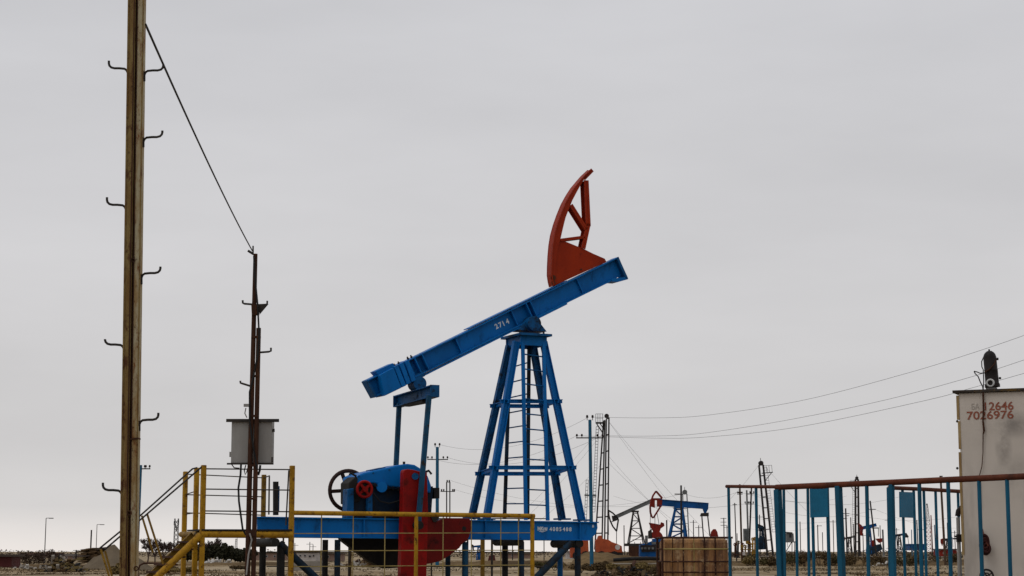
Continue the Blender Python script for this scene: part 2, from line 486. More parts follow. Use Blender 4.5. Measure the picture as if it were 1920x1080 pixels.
def bank(name, px0, px1, dist, h, depth, mat='berm', seed=0, taper=0.12):
    # a long earth bank across the field, uneven crest
    a, b = onG(px0, dist).x, onG(px1, dist).x
    nx = max(24, int((b - a) / 0.5)); ny = 14
    vs_, fs = [], []
    for j in range(ny + 1):
        t = j / ny
        for i in range(nx + 1):
            s = i / nx
            x = a + (b - a) * s
            y = dist + (t - 0.5) * depth + 1.5 * noise.noise(V((x * 0.08, seed, 0)))
            e = min(1, s / taper) * min(1, (1 - s) / taper)
            e = e * e * (3 - 2 * e)
            prof = math.sin(math.pi * t) ** 0.8 if 0 < t < 1 else 0
            hh = h * (0.78 + 0.45 * noise.fractal(V((x * 0.13, t * 1.3 + seed, seed)), 1.0, 2.0, 4))
            z = hh * prof * e + 0.22 * h * noise.noise(V((x * 0.9, y * 0.9, seed))) * prof - (0.6 if j in (0, ny) or i in (0, nx) else 0.12)
            vs_.append((x, y, z))
    for j in range(ny):
        for i in range(nx):
            k = j * (nx + 1) + i
            fs.append([k, k + 1, k + nx + 2, k + nx + 1])
    mb = MB(); mb.add(vs_, fs, True)
    o = mb.build(name, mat)
    o['kind'] = 'structure'
    return o
bank('earth_bank', 1050, 1262, 176, 1.75, 16, seed=2.2, taper=0.2)
bank('earth_bank', 1330, 1960, 205, 1.0, 16, seed=5.1, taper=0.06)
bank('earth_bank', 800, 1080, 215, 0.75, 14, seed=8.3, taper=0.15)
bank('earth_bank', 300, 620, 230, 0.45, 14, seed=11.7, taper=0.2)
bank('earth_bank', -80, 240, 182, 0.5, 12, seed=14.2, taper=0.2)

# ------------------------------------------------------------------ the pumpjack in the middle
TH = math.radians(25)
U = V((math.cos(TH), math.sin(TH), 0))         # along the walking beam, right and away
N = V((math.sin(TH), -math.cos(TH), 0))        # across it, towards the viewer
Z = V((0, 0, 1))
PO = S(988, HOR, 40.0); PO.z = 0
def T(px, py, wv=0.0):                         # point on the plane at offset wv from the beam's own plane
    r = ray(px, py)
    c = V((0, 0, EYE))
    t = (wv - (c - PO).dot(N)) / r.dot(N)
    return c + r * t
def TP(pts, wv):
    return [T(x, y, wv) for x, y in pts]
pump = thing('pumpjack', 'large blue pumpjack with red folded-back horse head and red crank in the centre', 'pumpjack', PO)

# skid base: two long I beams with cross members
def base_beam(wv, sgn, xl=480):
    mb = MB()
    top = [(xl, 968.5), (1120, 978.5)]
    bot = [(xl, 1007.0), (1105, 1013.5)]
    web = TP([(xl + 2, 970), (1119, 979.5), (1120, 990), (1116, 1002), (1104, 1012.5), (xl + 2, 1006)], 0.58)
    dv = N * (wv - 0.58)
    mb.prism([p + dv - N * 0.012 for p in web], N * 0.024)
    for (a, b), s in ((top, 1), (bot, -1)):
        p, q = T(*a, 0.58) + dv, T(*b, 0.58) + dv
        p -= Z * (0.012 * s); q -= Z * (0.012 * s)
        mb.bar(p, q, 0.15, 0.024, up=Z)
    return mb
bb = base_beam(0.58, 1).build('skid_beam', 'blue', pump)
bf = base_beam(-0.58, -1, 527).build('skid_beam', 'blue_grimy_shaded', pump)
for px in (541, 682, 910, 1087):
    mb = MB()
    yt = 968.5 + (px - 480) * 10 / 640 + 3; yb_ = 1007 + (px - 480) * 6.5 / 640 - 3
    p, q = T(px, yt, 0.625), T(px, yb_, 0.625)
    mb.bar(p, q, 0.06, 0.02, up=U)
    mb.build('stiffener', 'blue', bb)
for px in (532, 600, 745, 900, 1000, 1095):
    p = T(px, 992, 0.56); q = p - N * 1.12
    MB().bar(p, q, 0.12, 0.2, up=Z).build('cross_member', 'blue_grimy_shaded', pump)
# white painted number and emblem on the skid
xd = (T(1071, 997.6, 0.6) - T(1030, 997, 0.6)).normalized()
for ch, x in zip('4085488', (1030.3, 1036.4, 1042.5, 1048.6, 1055.0, 1061.1, 1067.2)):
    text_mesh(ch, 0.112, T(x, 995.4 + (x - 1030) * 0.012, 0.598), xd, Z, 'white', 'number', bb, 0.004, None, 0.003)
text_mesh('MK', 0.112, T(1008, 994.6, 0.598), xd, Z, 'white', 'emblem', bb, 0.004, ppm(39.5) * 11.5 / math.cos(TH), 0.004)
em = MB()
for i in range(3):
    em.prism([T(1018.5 + i * 2.7 + a, b, 0.598) for a, b in ((0, 994.8), (1.7, 994.8), (2.4, 989), (0.8, 989))], N * 0.004)
pts = [(1009, 995.8), (1013, 997), (1016, 997.8), (1019, 997.2), (1025, 995.5)]
em.prism(TP(pts + [(1019, 996.2), (1016, 996.3), (1013, 996.1)], 0.598), N * 0.004)
em.build('emblem', 'white', bb)
MB().prism(TP([(1110.3, 984.5), (1113.5, 984.5), (1113.5, 989), (1110.3, 989)], 0.598), N * 0.004).build('paint_mark', 'white', bb)

# trestle under the skid: capped cross pipes, legs, braces
def pipe(p, q, r, n=10):
    return MB().tube([p, q], r, n)
def down(p):
    return V((p.x, p.y, -0.3))
def trestle_cap(px, py, half, r, leg_px):
    a = T(px, py, half); b = a - N * 2 * half
    c = MB().tube([a, b], r, 12).build('cross_pipe', 'grease', pump)
cap_specs = [(517, 1017, 0.78, 0.085), (976, 1016, 0.62, 0.08), (1087, 1019, 0.62, 0.09)]
for px, py, half, r in cap_specs:
    a = T(px, py, half); b = a - N * 2 * half
    MB().tube([a, b], r, 12).build('cross_pipe', 'grease', pump)
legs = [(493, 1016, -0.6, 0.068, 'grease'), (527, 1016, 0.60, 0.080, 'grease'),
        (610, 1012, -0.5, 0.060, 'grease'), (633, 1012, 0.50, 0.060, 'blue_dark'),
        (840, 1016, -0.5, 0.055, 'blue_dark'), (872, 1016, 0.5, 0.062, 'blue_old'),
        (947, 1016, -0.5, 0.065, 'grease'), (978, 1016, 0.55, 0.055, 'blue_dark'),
        (1050, 1019, -0.5, 0.060, 'blue_grimy_shaded'), (1083, 1019, 0.55, 0.066, 'blue_dark')]
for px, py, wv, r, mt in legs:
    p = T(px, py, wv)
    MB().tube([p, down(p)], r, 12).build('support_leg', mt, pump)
for a, b, mt in (((524, 1019), (642, 1131), 'blue_dark'), ((1070, 1018), (930, 1160), 'blue_dark')):
    MB().tube([T(*a, 0.62), T(*b, 0.62)], 0.075, 12).build('brace', mt, pump)

# samson post
PW = 0.125
posts = [((912, 975), 0.5, (968, 640), 0.27), ((1091, 977), 0.5, (1019, 641), 0.27), ((884, 973), -0.5, (955, 648), -0.27), ((1054, 975), -0.5, (1000, 650), -0.27)]
tower = []
for (b, wb, t, wt) in posts:
    p, q = T(*b, wb), T(*t, wt)
    mb = MB()
    # H section: two flanges and a web
    dv = (q - p).normalized()
    x = dv.cross(N).normalized(); y = x.cross(dv).normalized()
    for s in (-1, 1):
        mb.bar(p + x * s * PW / 2, q + x * s * PW / 2, 0.018, PW * 0.85, up=y)
    mb.bar(p, q, PW - 0.02, 0.02, up=y)
    o = mb.build('tower_leg', 'blue' if wb > 0 else 'blue_grimy_shaded', pump)  # far legs get a darker blue: shade inside the tower put into the colour
    tower.append((p, q))
    MB().box(p + Z * 0.02, 0.30, 0.26, 0.035, U, N).build('foot_plate', 'blue_grimy_shaded', o)
def legat(i, py):                              # point on leg i at picture row py
    p, q = tower[i]
    best = None
    for k in range(201):
        m = p.lerp(q, k / 200)
        y = 540 - F * (((m - V((0, 0, EYE))).dot(V((0, -sp_, cp)))) / ((m - V((0, 0, EYE))).dot(V((0, cp, sp_)))))
        if best is None or abs(y - py) < best[0]:
            best = (abs(y - py), m)
    return best[1]
for y1, y2 in ((753, 762), (878, 889)):
    A_, B_, C_, D_ = legat(2, y2), legat(0, y1), legat(3, y2), legat(1, y1)
    o1 = U * 0.14
    for p, q, nm in ((B_ - o1, D_ + o1, 'tie_bar'), (A_ - o1, C_ + o1, 'tie_bar'), (A_ - N * 0.12, B_ + N * 0.12, 'tie_bar'), (C_ - N * 0.12, D_ + N * 0.12, 'tie_bar')):
        off = N * 0.105 if nm == 'tie_bar' and p in (B_ - o1,) else V((0, 0, 0))
        mb = MB()
        dv = (q - p).normalized()
        n2 = V((-dv.y, dv.x, 0)).normalized()
        mb.bar(p + Z * 0.042, q + Z * 0.042, 0.065, 0.016, up=Z)
        mb.bar(p, q, 0.018, 0.068, up=Z)
        mb.build('tie_bar', 'blue', pump)
# ladders
def ladder(rails, ws, ys, mt, r=0.035, rr=0.016):
    (a0, a1), (b0, b1) = rails
    lad = MB()
    pa, qa = T(*a0, ws[0]), T(*a1, ws[1])
    pb, qb = T(*b0, ws[0]), T(*b1, ws[1])
    lad.bar(pa, qa, r * 2, 0.05, up=N)
    lad.bar(pb, qb, r * 2, 0.05, up=N)
    lo = lad.build('ladder', mt, pump)
    n = ys
    for k in range(1, n):
        t = k / n
        MB().tube([pa.lerp(qa, t), pb.lerp(qb, t)], rr, 6).build('rung', 'blue_grimy_shaded', lo)
ladder((((986, 975), (980, 636)), ((1027, 976), (1019, 642))), (0.6, 0.36), 12, 'blue')
ladder((((946, 973), (956, 662)), ((989, 974), (992, 650))), (-0.58, -0.34), 11, 'blue_dark')  # far ladder's shading is painted in with the dark blue
# crown of the tower
c0, c1 = T(976, 625, 0.5), T(1035, 629, 0.5)
mid = (c0 + c1) / 2
L = (c1 - c0).length
top = MB()
cc = mid - N * 0.5
top.box(cc, L, 1.02, 0.05, U, N)
cr_ = top.build('crown_plate', 'blue_grimy_shaded', pump)
for s, nm in ((1, 0), (-1, 0)):
    MB().box(cc + N * (0.36 * s) - Z * 0.125, L - 0.12, 0.03, 0.20, U, N).build('fascia', 'blue', cr_)
    MB().box(cc + U * ((L / 2 - 0.10) * s) - Z * 0.125, 0.03, 0.69, 0.20, U, N).build('fascia', 'blue', cr_)
bp = T(991, 609, 0.0)
sad = MB()
sad.tube([bp - N * 0.30, bp + N * 0.30], 0.16, 18)
sad.prism([bp + N * 0.2 + U * a + Z * b for a, b in ((-0.34, -0.15), (0.34, -0.15), (0.15, 0.06), (-0.15, 0.06))], -N * 0.4)
sad.build('saddle_bearing', 'blue_grimy_shaded', pump)
for s in (-1, 1):
    MB().tube([cc + U * 0.28 * s + N * 0.28 + Z * 0.025, cc + U * 0.28 * s + N * 0.28 + Z * 0.11], 0.025, 6).build('bolt', 'dark_steel', cr_)

# walking beam
FW = 0.15
tl, tr = (688.5, 712.6), (1159, 481.5)
bl, br = (704.5, 744.2), (1176, 521)
wb = MB()
wb.prism(TP([tl, tr, br, (1160, 519), (1146, 526), bl], 0.0), N * 0.02)
pT0, pT1 = T(*tl, FW) - N * FW, T(*tr, FW) - N * FW
pB0, pB1 = T(704.5, 744.2, FW) - N * FW, T(1148, 526.5, FW) - N * FW
bd = (pT1 - pT0).normalized()                  # beam direction
bn = N.cross(bd).normalized()
if bn.z < 0: bn = -bn
wb.bar(pT0 - bn * 0.013, pT1 - bn * 0.013, 2 * FW, 0.026, up=bn)
wb.bar(pB0 + bn * 0.013, pB1 + bn * 0.013, 2 * FW, 0.026, up=bn)
beam = wb.build('walking_beam', 'blue', pump)
def plate(p, q, wd, th, name, mt='blue', par=None):
    return MB().bar(p, q, wd, th, up=bn).build(name, mt, par or beam)
plate(T(880, 617.2, FW) - N * FW + bn * 0.016, T(1064, 527, FW) - N * FW + bn * 0.010, 0.28, 0.018, 'cover_plate')
plate(T(797, 701.3, FW) - N * FW - bn * 0.016, T(1063, 568, FW) - N * FW - bn * 0.016, 0.30, 0.03, 'cover_plate')
nose = TP([(1146, 526), (1178, 523), (1176, 517), (1165, 500), (1162, 519)], FW)
MB().prism(TP([(1143, 527.5), (1160, 528.5), (1178, 523.5), (1176, 519), (1150, 522)], FW), -N * 2 * FW).build('nose_shoe', 'blue', beam)
MB().prism(TP([(1156, 483.5), (1159.5, 481.5), (1178, 522), (1174, 524)], FW), -N * 2 * FW).build('end_plate', 'blue_grimy_shaded', beam)
MB().prism(TP([(687, 713.9), (690, 711.6), (707, 743.2), (704, 745.2)], FW), -N * 2 * FW).build('end_plate', 'blue_grimy_shaded', beam)
def beam_x(px):                                # rows of top and bottom flange at picture column px
    t = (px - tl[0]) / (tr[0] - tl[0]); b = (px - bl[0]) / (1148 - bl[0])
    return tl[1] + (tr[1] - tl[1]) * t, bl[1] + (526.5 - bl[1]) * b
for px, wd in ((854, 0.10), (959, 0.10), (985, 0.15), (993, 0.15), (1083, 0.06), (776, 0.16), (790, 0.16), (764, 0.16)):
    yt, _ = beam_x(px)
    p = T(px, yt, FW) - N * FW
    q = p - bn * ((pT0 - pB0).dot(bn) - 0.03)
    p = p - bn * 0.03
    MB().bar(p + N * (0.02 + wd / 2), q + N * (0.02 + wd / 2), 0.022, wd, up=N).build('stiffener', 'blue', beam)
    MB().bar(p - N * (wd / 2), q - N * (wd / 2), 0.022, wd, up=N).build('stiffener', 'blue_grimy_shaded', beam)
# tail weight block wrapped round the beam
MB().prism(TP([(713, 702.5), (738, 689), (753, 727), (721, 742.5)], 0.30), -N * 0.50).build('tail_weight', 'blue', beam, bevel=0.01)
MB().prism(TP([(703, 696), (737, 680.5), (742, 690), (712, 706)], 0.16), -N * 0.30).build('tail_weight', 'blue', beam, bevel=0.01)
for k in range(3):
    x0 = 739 + k * 10; yb0 = 687.5 - k * 4.9
    MB().prism(TP([(x0, yb0), (x0 + 7, yb0 - 3.5), (x0 + 23 - k, yb0 + 35), (x0 + 15 - k, yb0 + 39)], 0.29 - 0.03 * k), -N * (0.58 - 0.06 * k)).build('clamp_plate', 'blue', beam, bevel=0.008)
for px, py in ((741, 684), (749, 680), (766, 671), (772.5, 668)):
    p = T(px, py + 4, 0.12)
    MB().tube([p - bn * 0.05, p + bn * 0.075], 0.016, 6).tube([p + bn * 0.02, p + bn * 0.045], 0.026, 6).build('bolt', 'dark_steel', beam)
# number on the beam
tx = T(928, 619, 0.03); tx2 = T(954, 606.5, 0.03)
for ch, (x, y), rot in (('2', (929.5, 617.5), 0.05), ('7', (936.2, 614.4), -0.02), ('1', (944.0, 611), 0.03), ('4', (949.2, 608.2), -0.04)):
    a = bd * math.cos(rot) + bn * math.sin(rot)
    text_mesh(ch, 0.15, T(x, y, 0.0) + N * 0.024, a, N.cross(a) if (N.cross(a)).z > 0 else -N.cross(a), 'white', 'number', beam, 0.004, None, 0.004)
# horse head, folded back over the beam
head = MB()
outer = [(1098.7, 321), (1088, 331), (1079.4, 341), (1069, 353.5), (1060, 367.4), (1051, 384), (1043, 403.5), (1036.5, 422), (1031, 442), (1028, 461), (1026.3, 480.5), (1025.3, 500), (1025, 516.6), (1027, 530), (1029, 538)]
inner = [(1102, 331), (1095, 337), (1088, 348), (1081, 361), (1073.5, 375), (1067, 391), (1060.5, 408), (1056, 426), (1051.5, 446), (1047, 462), (1044, 480), (1042, 500), (1041, 516), (1041, 528), (1041, 536)]
HW = 0.10
def TO(p): return T(p[0], p[1], -HW - 0.02) + N * (2 * HW + 0.02)
for s in (0, 1):                               # two side plates of the arc
    for i in range(len(outer) - 1):
        head.prism([p - N * (2 * HW - 0.02) * s for p in (TO(outer[i]), TO(outer[i + 1]), T(*inner[i + 1], HW), T(*inner[i], HW))], -N * 0.018)
hd = head.build('horse_head', 'red', pump)
arc = MB()
for i in range(len(outer) - 1):
    a, b = TO(outer[i]), TO(outer[i + 1])
    t = (b - a).normalized()
    nn = N.cross(t).normalized()
    if nn.dot(U) < 0: nn = -nn
    arc.add([a + N * 0.02, b + N * 0.02, b - N * (2 * HW + 0.02), a - N * (2 * HW + 0.02), a + N * 0.02 + nn * 0.02, b + N * 0.02 + nn * 0.02, b - N * (2 * HW + 0.02) + nn * 0.02, a - N * (2 * HW + 0.02) + nn * 0.02],
            [[0, 1, 2, 3], [7, 6, 5, 4], [0, 4, 5, 1], [3, 2, 6, 7], [0, 3, 7, 4], [1, 5, 6, 2]])
arc.build('arc_plate', 'red', hd)
for s in (0, 1):
    MB().prism([p - N * (2 * HW - 0.03) * s for p in TP([(1041, 447), (1053, 450), (1067, 455.5), (1095, 467), (1112, 475.5), (1134, 485), (1137, 491), (1036, 537), (1035.5, 530), (1035, 505)], HW - 0.025)], -N * 0.016).build('cheek_plate', 'red', hd)
def strut(a, b, wd, name='strut', w0=HW, dep=2 * HW):
    p, q = T(*a, w0), T(*b, w0)
    t = (q - p).normalized()
    n2 = N.cross(t).normalized() * wd / 2
    mb = MB()
    mb.prism([p + n2, q + n2, q - n2, p - n2], -N * 0.02)
    mb.prism([x - N * (dep - 0.02) for x in (p + n2, q + n2, q - n2, p - n2)], -N * 0.02)
    mb.prism([p - n2 * 0.1, q - n2 * 0.1, q + n2 * 0.1, p + n2 * 0.1], -N * dep)
    return mb.build(name, 'red', hd)
strut((1099.5, 338), (1103.5, 424), 0.115)
strut((1104, 419), (1094, 466), 0.10)
strut((1071, 384), (1100, 430), 0.085)
strut((1051, 450), (1097, 444), 0.062)
strut((1095, 335), (1111, 318.5), 0.085, 'tail_bar')
MB().tube([T(1037.5, 521, HW + 0.015), T(1037.5, 521, HW - 0.05)], 0.06, 14).build('pin', 'rail_rust', hd)
MB().tube([T(1037.5, 530, HW + 0.015), T(1037.5, 530, HW - 0.05)], 0.045, 14).build('pin', 'rail_rust', hd)
for x, y in ((1090, 505), (1127, 497)):
    MB().tube([T(x, y, HW + 0.01), T(x, y, HW - 0.05)], 0.018, 8).build('bolt', 'dark_steel', hd)

# tail bearing, equaliser and pitman arms
tb = T(782, 720, 0.0)
MB().tube([tb - N * 0.17, tb + N * 0.17], 0.145, 18).prism(TP([(768, 708), (796, 694), (797, 705), (775, 716)], 0.14), -N * 0.28).build('tail_bearing', 'blue_grimy_shaded', pump)
ec = T(779.5, 743, 0.0)
EL = 1.03
eq = MB()
for s in (-1, 1):
    eq.bar(ec - N * EL + Z * (0.11 * s - 0.04), ec + N * EL + Z * (0.11 * s + 0.03), 0.20, 0.022, up=Z)
eq.bar(ec - N * EL - Z * 0.04, ec + N * EL + Z * 0.03, 0.022, 0.21, up=Z)
for s in (-1, 1):
    eq.box(ec + N * EL * s + Z * (0.035 * s), 0.20, 0.02, 0.242, U, N)
eqo = eq.build('equaliser_beam', 'blue_grimy_shaded', pump)
MB().box(ec - Z * 0.15, 0.16, 1.1, 0.06, U, N).build('tie_plate', 'grease', eqo)
def pitman(a, b, wv, mt):
    p, q = T(*a, wv), T(*b, wv)
    mb = MB().bar(p, q, 0.095, 0.075, up=N)
    o = mb.build('pitman_arm', mt, pump)
    MB().tube([q + N * 0.09, q - N * 0.12], 0.085, 14).build('wrist_pin', 'grease', o)
pitman((804.5, 742), (784, 985), 0.99, 'blue_old')
pitman((748.5, 757), (737, 985), -0.90, 'blue_old')

# gearbox with its pulleys
GW = 0.42
gb = MB()
gb.prism(TP([(667, 908), (669, 893), (682, 886.5), (735, 875), (752, 871), (765, 869.5), (778, 871.5), (792, 880), (803, 893), (809, 910), (808, 925), (757, 915), (725, 912), (700, 906)], GW), -N * 2 * GW)
gbo = gb.build('gearbox_cover', 'blue', pump, bevel=0.03)
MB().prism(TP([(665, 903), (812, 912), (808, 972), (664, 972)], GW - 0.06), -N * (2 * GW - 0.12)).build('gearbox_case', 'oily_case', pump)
fl = MB().prism(TP([(698, 906), (725, 912.5), (757, 915.5), (757, 918.5), (725, 916), (697, 909.5)], GW + 0.03), -N * 0.08).build('joint_flange', 'oily_case', gbo)
for x, y in ((703, 908.5), (727, 914), (737, 915), (747, 916)):
    MB().tube([T(x, y - 3, GW + 0.01), T(x, y + 4, GW + 0.01)], 0.016, 6).build('bolt', 'dark_steel', fl)
for x, y in ((673, 890), (700, 884), (730, 878)):
    MB().tube([T(x, y + 3, GW + 0.01), T(x, y + 3, GW - 0.02)], 0.02, 8).build('bolt', 'blue_grimy_shaded', gbo)
MB().tube([T(700, 925, GW + 0.1), T(712, 940, GW + 0.1), T(730, 944, GW + 0.1), T(752, 938, GW + 0.1)], 0.016, 6).build('oil_hose', 'wire', gbo)
for x0, x1 in ((652, 664), (690, 699)):
    MB().prism(TP([(x0, 917), (x1, 915), (x1, 972), (x0 - 1, 972)], GW + 0.05), -N * 0.3).build('gearbox_bracket', 'blue_grimy_shaded', pump, bevel=0.02)
MB().prism(TP([(654, 905), (668, 893), (676, 900), (676, 940), (654, 945)], GW + 0.0), -N * 0.5).build('bearing_housing', 'grease', pump, bevel=0.02)
MB().prism(TP([(699, 880.5), (723, 875.5), (723, 877.8), (699, 883)], GW - 0.1), -N * 0.4).build('filler_lid', 'blue_grimy_shaded', gbo)
MB().tube([T(757.5, 872, 0.2), T(757.5, 865.5, 0.2)], 0.028, 10).build('breather', 'dark_steel', gbo)
MB().tube([T(716, 913, GW + 0.06), T(716, 913, GW - 0.1)], 0.11, 16).build('bearing_cap', 'blue', gbo)
MB().tube([T(779, 893, GW + 0.4), T(779, 893, GW)], 0.05, 14).build('shaft_stub', 'blue_grimy_shaded', gbo)
MB().tube([T(792, 887, GW), T(804, 882.5, GW), T(809, 889, GW)], 0.025, 8).build('lifting_eye', 'grease', gbo)
MB().tube([T(668, 893, GW), T(658, 887, GW), T(655, 890, GW)], 0.022, 8).build('lifting_eye', 'grease', gbo)
MB().box(T(812, 925, 0.1), 0.12, 0.4, 0.22, U, N).tube([T(808, 922, 0.2), T(821, 921, 0.2)], 0.05, 10).build('oil_port', 'grease', gbo)
def wheel(name, c, R, r, nsp, hubr, mt, depth):
    mb = MB().ring(c, N, R - r, r, 36, 8)
    mb.v = [p for p in mb.v]
    o = mb.build(name, mt, pump)
    MB().tube([c - N * depth, c + N * depth], hubr, 14).build('hub', mt, o)
    x, y = U, Z
    for k in range(nsp):
        a = math.radians(40) + 2 * math.pi * k / nsp
        dv = x * math.cos(a) + y * math.sin(a)
        MB().bar(c + dv * hubr * 0.8, c + dv * (R - 1.5 * r), 0.075 if R > 0.3 else 0.05, 0.03, up=N).build('spoke', mt, o)
    return o
M['wheel_brown'] = paint('dark brown wheel', (0.040, 0.020, 0.016), (0.025, 0.014, 0.012), None, (0.5, 0.6), 4, 0.6)
wc = T(653, 919.5, -0.45)
wheel('drive_pulley', wc, 0.445, 0.042, 5, 0.10, 'wheel_brown', 0.11)
c2 = T(683.5, 917.5, GW + 0.16)
bw = wheel('brake_wheel', c2, 0.185, 0.03, 4, 0.055, 'crank_red', 0.06)
MB().tube([c2 - N * 0.05, c2 - N * 0.03], 0.16, 20).build('brake_disc', 'grease', bw)

# cranks with counterweights
CN = 0.80
crank = MB()
crank.prism(TP([(757, 886), (758.5, 881), (765, 879.5), (776, 881), (785, 883.5), (797, 884), (801, 886), (803, 960), (800, 1080), (795, 1120), (752, 1120), (752, 1060), (755, 965)], CN + 0.09), -N * 0.20)
ck = crank.build('crank_arm', 'crank_red', pump, bevel=0.015)
MB().tube([T(778.5, 893, CN + 0.14), T(778.5, 893, CN - 0.05)], 0.07, 16).build('crank_pin', 'blue_grimy_shaded', ck)
cw = MB()
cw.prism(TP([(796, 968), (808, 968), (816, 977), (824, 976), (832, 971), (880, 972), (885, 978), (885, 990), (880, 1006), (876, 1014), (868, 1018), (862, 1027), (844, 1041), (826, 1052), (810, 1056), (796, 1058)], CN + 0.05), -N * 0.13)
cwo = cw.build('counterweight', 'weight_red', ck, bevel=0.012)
MB().tube([T(870, 991, CN + 0.065), T(870, 991, CN)], 0.045, 14).build('bolt', 'grease', ck)
MB().prism(TP([(808, 969), (824, 969), (818, 979), (813, 979)], CN + 0.075), -N * 0.03).build('lug', 'grease', ck)
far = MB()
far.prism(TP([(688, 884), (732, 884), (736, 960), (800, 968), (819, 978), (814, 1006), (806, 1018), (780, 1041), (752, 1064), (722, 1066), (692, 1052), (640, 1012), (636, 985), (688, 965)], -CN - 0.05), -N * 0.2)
fo = far.build('crank_arm', 'grease', pump, bevel=0.012)  # plain black here, unlike the red near crank
fo['label'] = 'black crank and counterweight on the far side of the skid'
# motor post at the left end of the skid
MB().bar(T(517, 966, 0.1), T(517, 903, 0.1), 0.09, 0.09, up=N).build('motor_post', 'grease', pump)
MB().box(T(516, 935, 0.1) + U * 0.05, 0.06, 0.06, 0.5, U, N).build('motor_post_stub', 'blue_grimy_shaded', pump)

# ------------------------------------------------------------------ yellow platform, stairs and guard fence
PF = 34.5
a3 = S(380, HOR, PF); a3.z = 0
def Y(px, py, off=0.0):                         # on the front plane of platform and fence
    r = ray(px, py)
    c = V((0, 0, EYE))
    t = (off - (c - a3).dot(N)) / r.dot(N)
    return c + r * t
plat = thing('access_platform', 'yellow steel access platform with railings and stairs, left of the pumpjack', 'platform', a3)
FARW = -3.1
def post(par, px, top, wv, r=0.05, mt='yellow', bottom=None, name='post'):
    p = Y(px, top, wv)
    q = V((p.x, p.y, -0.2)) if bottom is None else Y(bottom[0], bottom[1], wv)
    return MB().bar(q, p, 1.8 * r, 1.8 * r, up=U).build(name, mt, par, bevel=0.012)
post(plat, 382, 872, 0.0)
post(plat, 548, 873, 0.0)
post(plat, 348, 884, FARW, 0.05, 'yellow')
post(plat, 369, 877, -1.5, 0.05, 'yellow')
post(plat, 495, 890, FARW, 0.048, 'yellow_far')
def tube2(par, p, q, r, mt, name, n=8):
    return MB().tube([p, q], r, n).build(name, mt, par)
for y0, y1 in ((879, 880.5), (917, 919), (958, 959.5)):
    tube2(plat, Y(384, y0), Y(547, y1), 0.012, 'rail_grey', 'rail')
for y0, y1 in ((891, 896), (929.5, 931.5), (963.5, 966)):
    tube2(plat, Y(348, y0 - 2, FARW), Y(495, y1, FARW), 0.011, 'rail_grey', 'rail')
for (x0, y0, x1, y1) in ((349, 927, 370, 920), (349, 964, 370, 961)):
    tube2(plat, Y(x0, y0, FARW), Y(x1, y1, -1.5), 0.011, 'rail_grey', 'rail')
tube2(plat, Y(495, 896, FARW), Y(505, 892, -2.4), 0.012, 'rail_grey', 'rail')
tube2(plat, Y(505, 892, -2.4), Y(504, 965, -2.4), 0.016, 'rail_grey', 'rail')
tube2(plat, Y(541.5, 882), Y(536, 985), 0.014, 'rail_grey', 'rail')
tube2(plat, Y(376, 1001.5), Y(548, 1002.5), 0.066, 'yellow', 'edge_pipe', 12)
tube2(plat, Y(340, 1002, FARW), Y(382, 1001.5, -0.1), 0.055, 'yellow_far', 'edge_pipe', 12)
dk = MB()
dk.prism([Y(378, 995.2, 0.05), Y(548, 995.6, 0.05), Y(548, 995.6, 0.05) - N * 1.0, Y(378, 995.2, 0.05) - N * 1.0], Z * 0.03)
dk.build('deck', 'grease', plat)
# stairs, going down to the left
def YR(px, py, wv): return Y(px, py, wv)
s0, s1 = Y(376, 1003.5, 0.0), Y(262, 1113, 0.0)
tube2(plat, s0, s1, 0.066, 'yellow', 'stringer', 12)
s2, s3 = Y(362, 1003, -0.95), Y(252, 1109, -0.95)
MB().bar(s2, s3, 0.07, 0.12, up=Z).build('stringer', 'yellow_far', plat)
for k in range(1, 8):
    t = k / 7.6
    p, q = s0.lerp(s1, t) + Z * 0.01, s2.lerp(s3, t) + Z * 0.01
    MB().box((p + q) / 2, 0.20, (p - q).length, 0.035, U, N).build('tread', 'rust_brown', plat)
MB().tube([Y(381, 873, 0.02), Y(265, 973, 0.02), Y(226, 1005, 0.02), Y(197, 1030, 0.02)], 0.016, 8).build('handrail', 'dark_steel', plat)
MB().tube([Y(369, 877, -1.5), Y(361, 879, -1.2), Y(265, 965, -0.95), Y(226, 996, -0.95), Y(187, 1028, -0.95)], 0.016, 8).build('handrail', 'dark_steel', plat)
for a, b, wv in (((266, 967), (287, 1036), -0.95), ((276, 964), (306, 1058), 0.0), ((189, 1030), (206, 1085), 0.0), ((197, 1033), (212, 1088), -0.95)):
    tube2(plat, Y(*a, wv), Y(*b, wv), 0.02, 'yellow_far', 'baluster')

fence = thing('guard_fence', 'yellow guard fence of pipe posts and thin bars in front of the pumpjack', 'fence', V((Y(560, HOR).x, Y(560, HOR).y, 0)))
tube2(fence, Y(549, 961.5), Y(1002, 967.5), 0.045, 'yellow', 'top_rail', 10)
for px, yt, r in ((780.5, 965, 0.040), (998, 967, 0.043)):
    p = Y(px, yt); MB().tube([p, V((p.x, p.y, -0.2))], r, 10).build('post', 'yellow', fence)
for y0, y1 in ((1000.5, 999.0), (1033, 1031.5), (1062.5, 1059.5), (1092, 1088)):
    tube2(fence, Y(551, y0), Y(1000, y1), 0.010, 'wire_steel', 'wire_bar', 6)
for px, mt in ((603, 'wire_steel'), (662.5, 'wire_steel'), (722, 'wire_steel'), (831, 'wire_steel'), (884, 'wire_steel'), (939, 'wire_steel'), (972, 'wire_steel')):
    p = Y(px, 965); tube2(fence, p, V((p.x, p.y, 0)), 0.011, mt, 'upright_bar', 6)

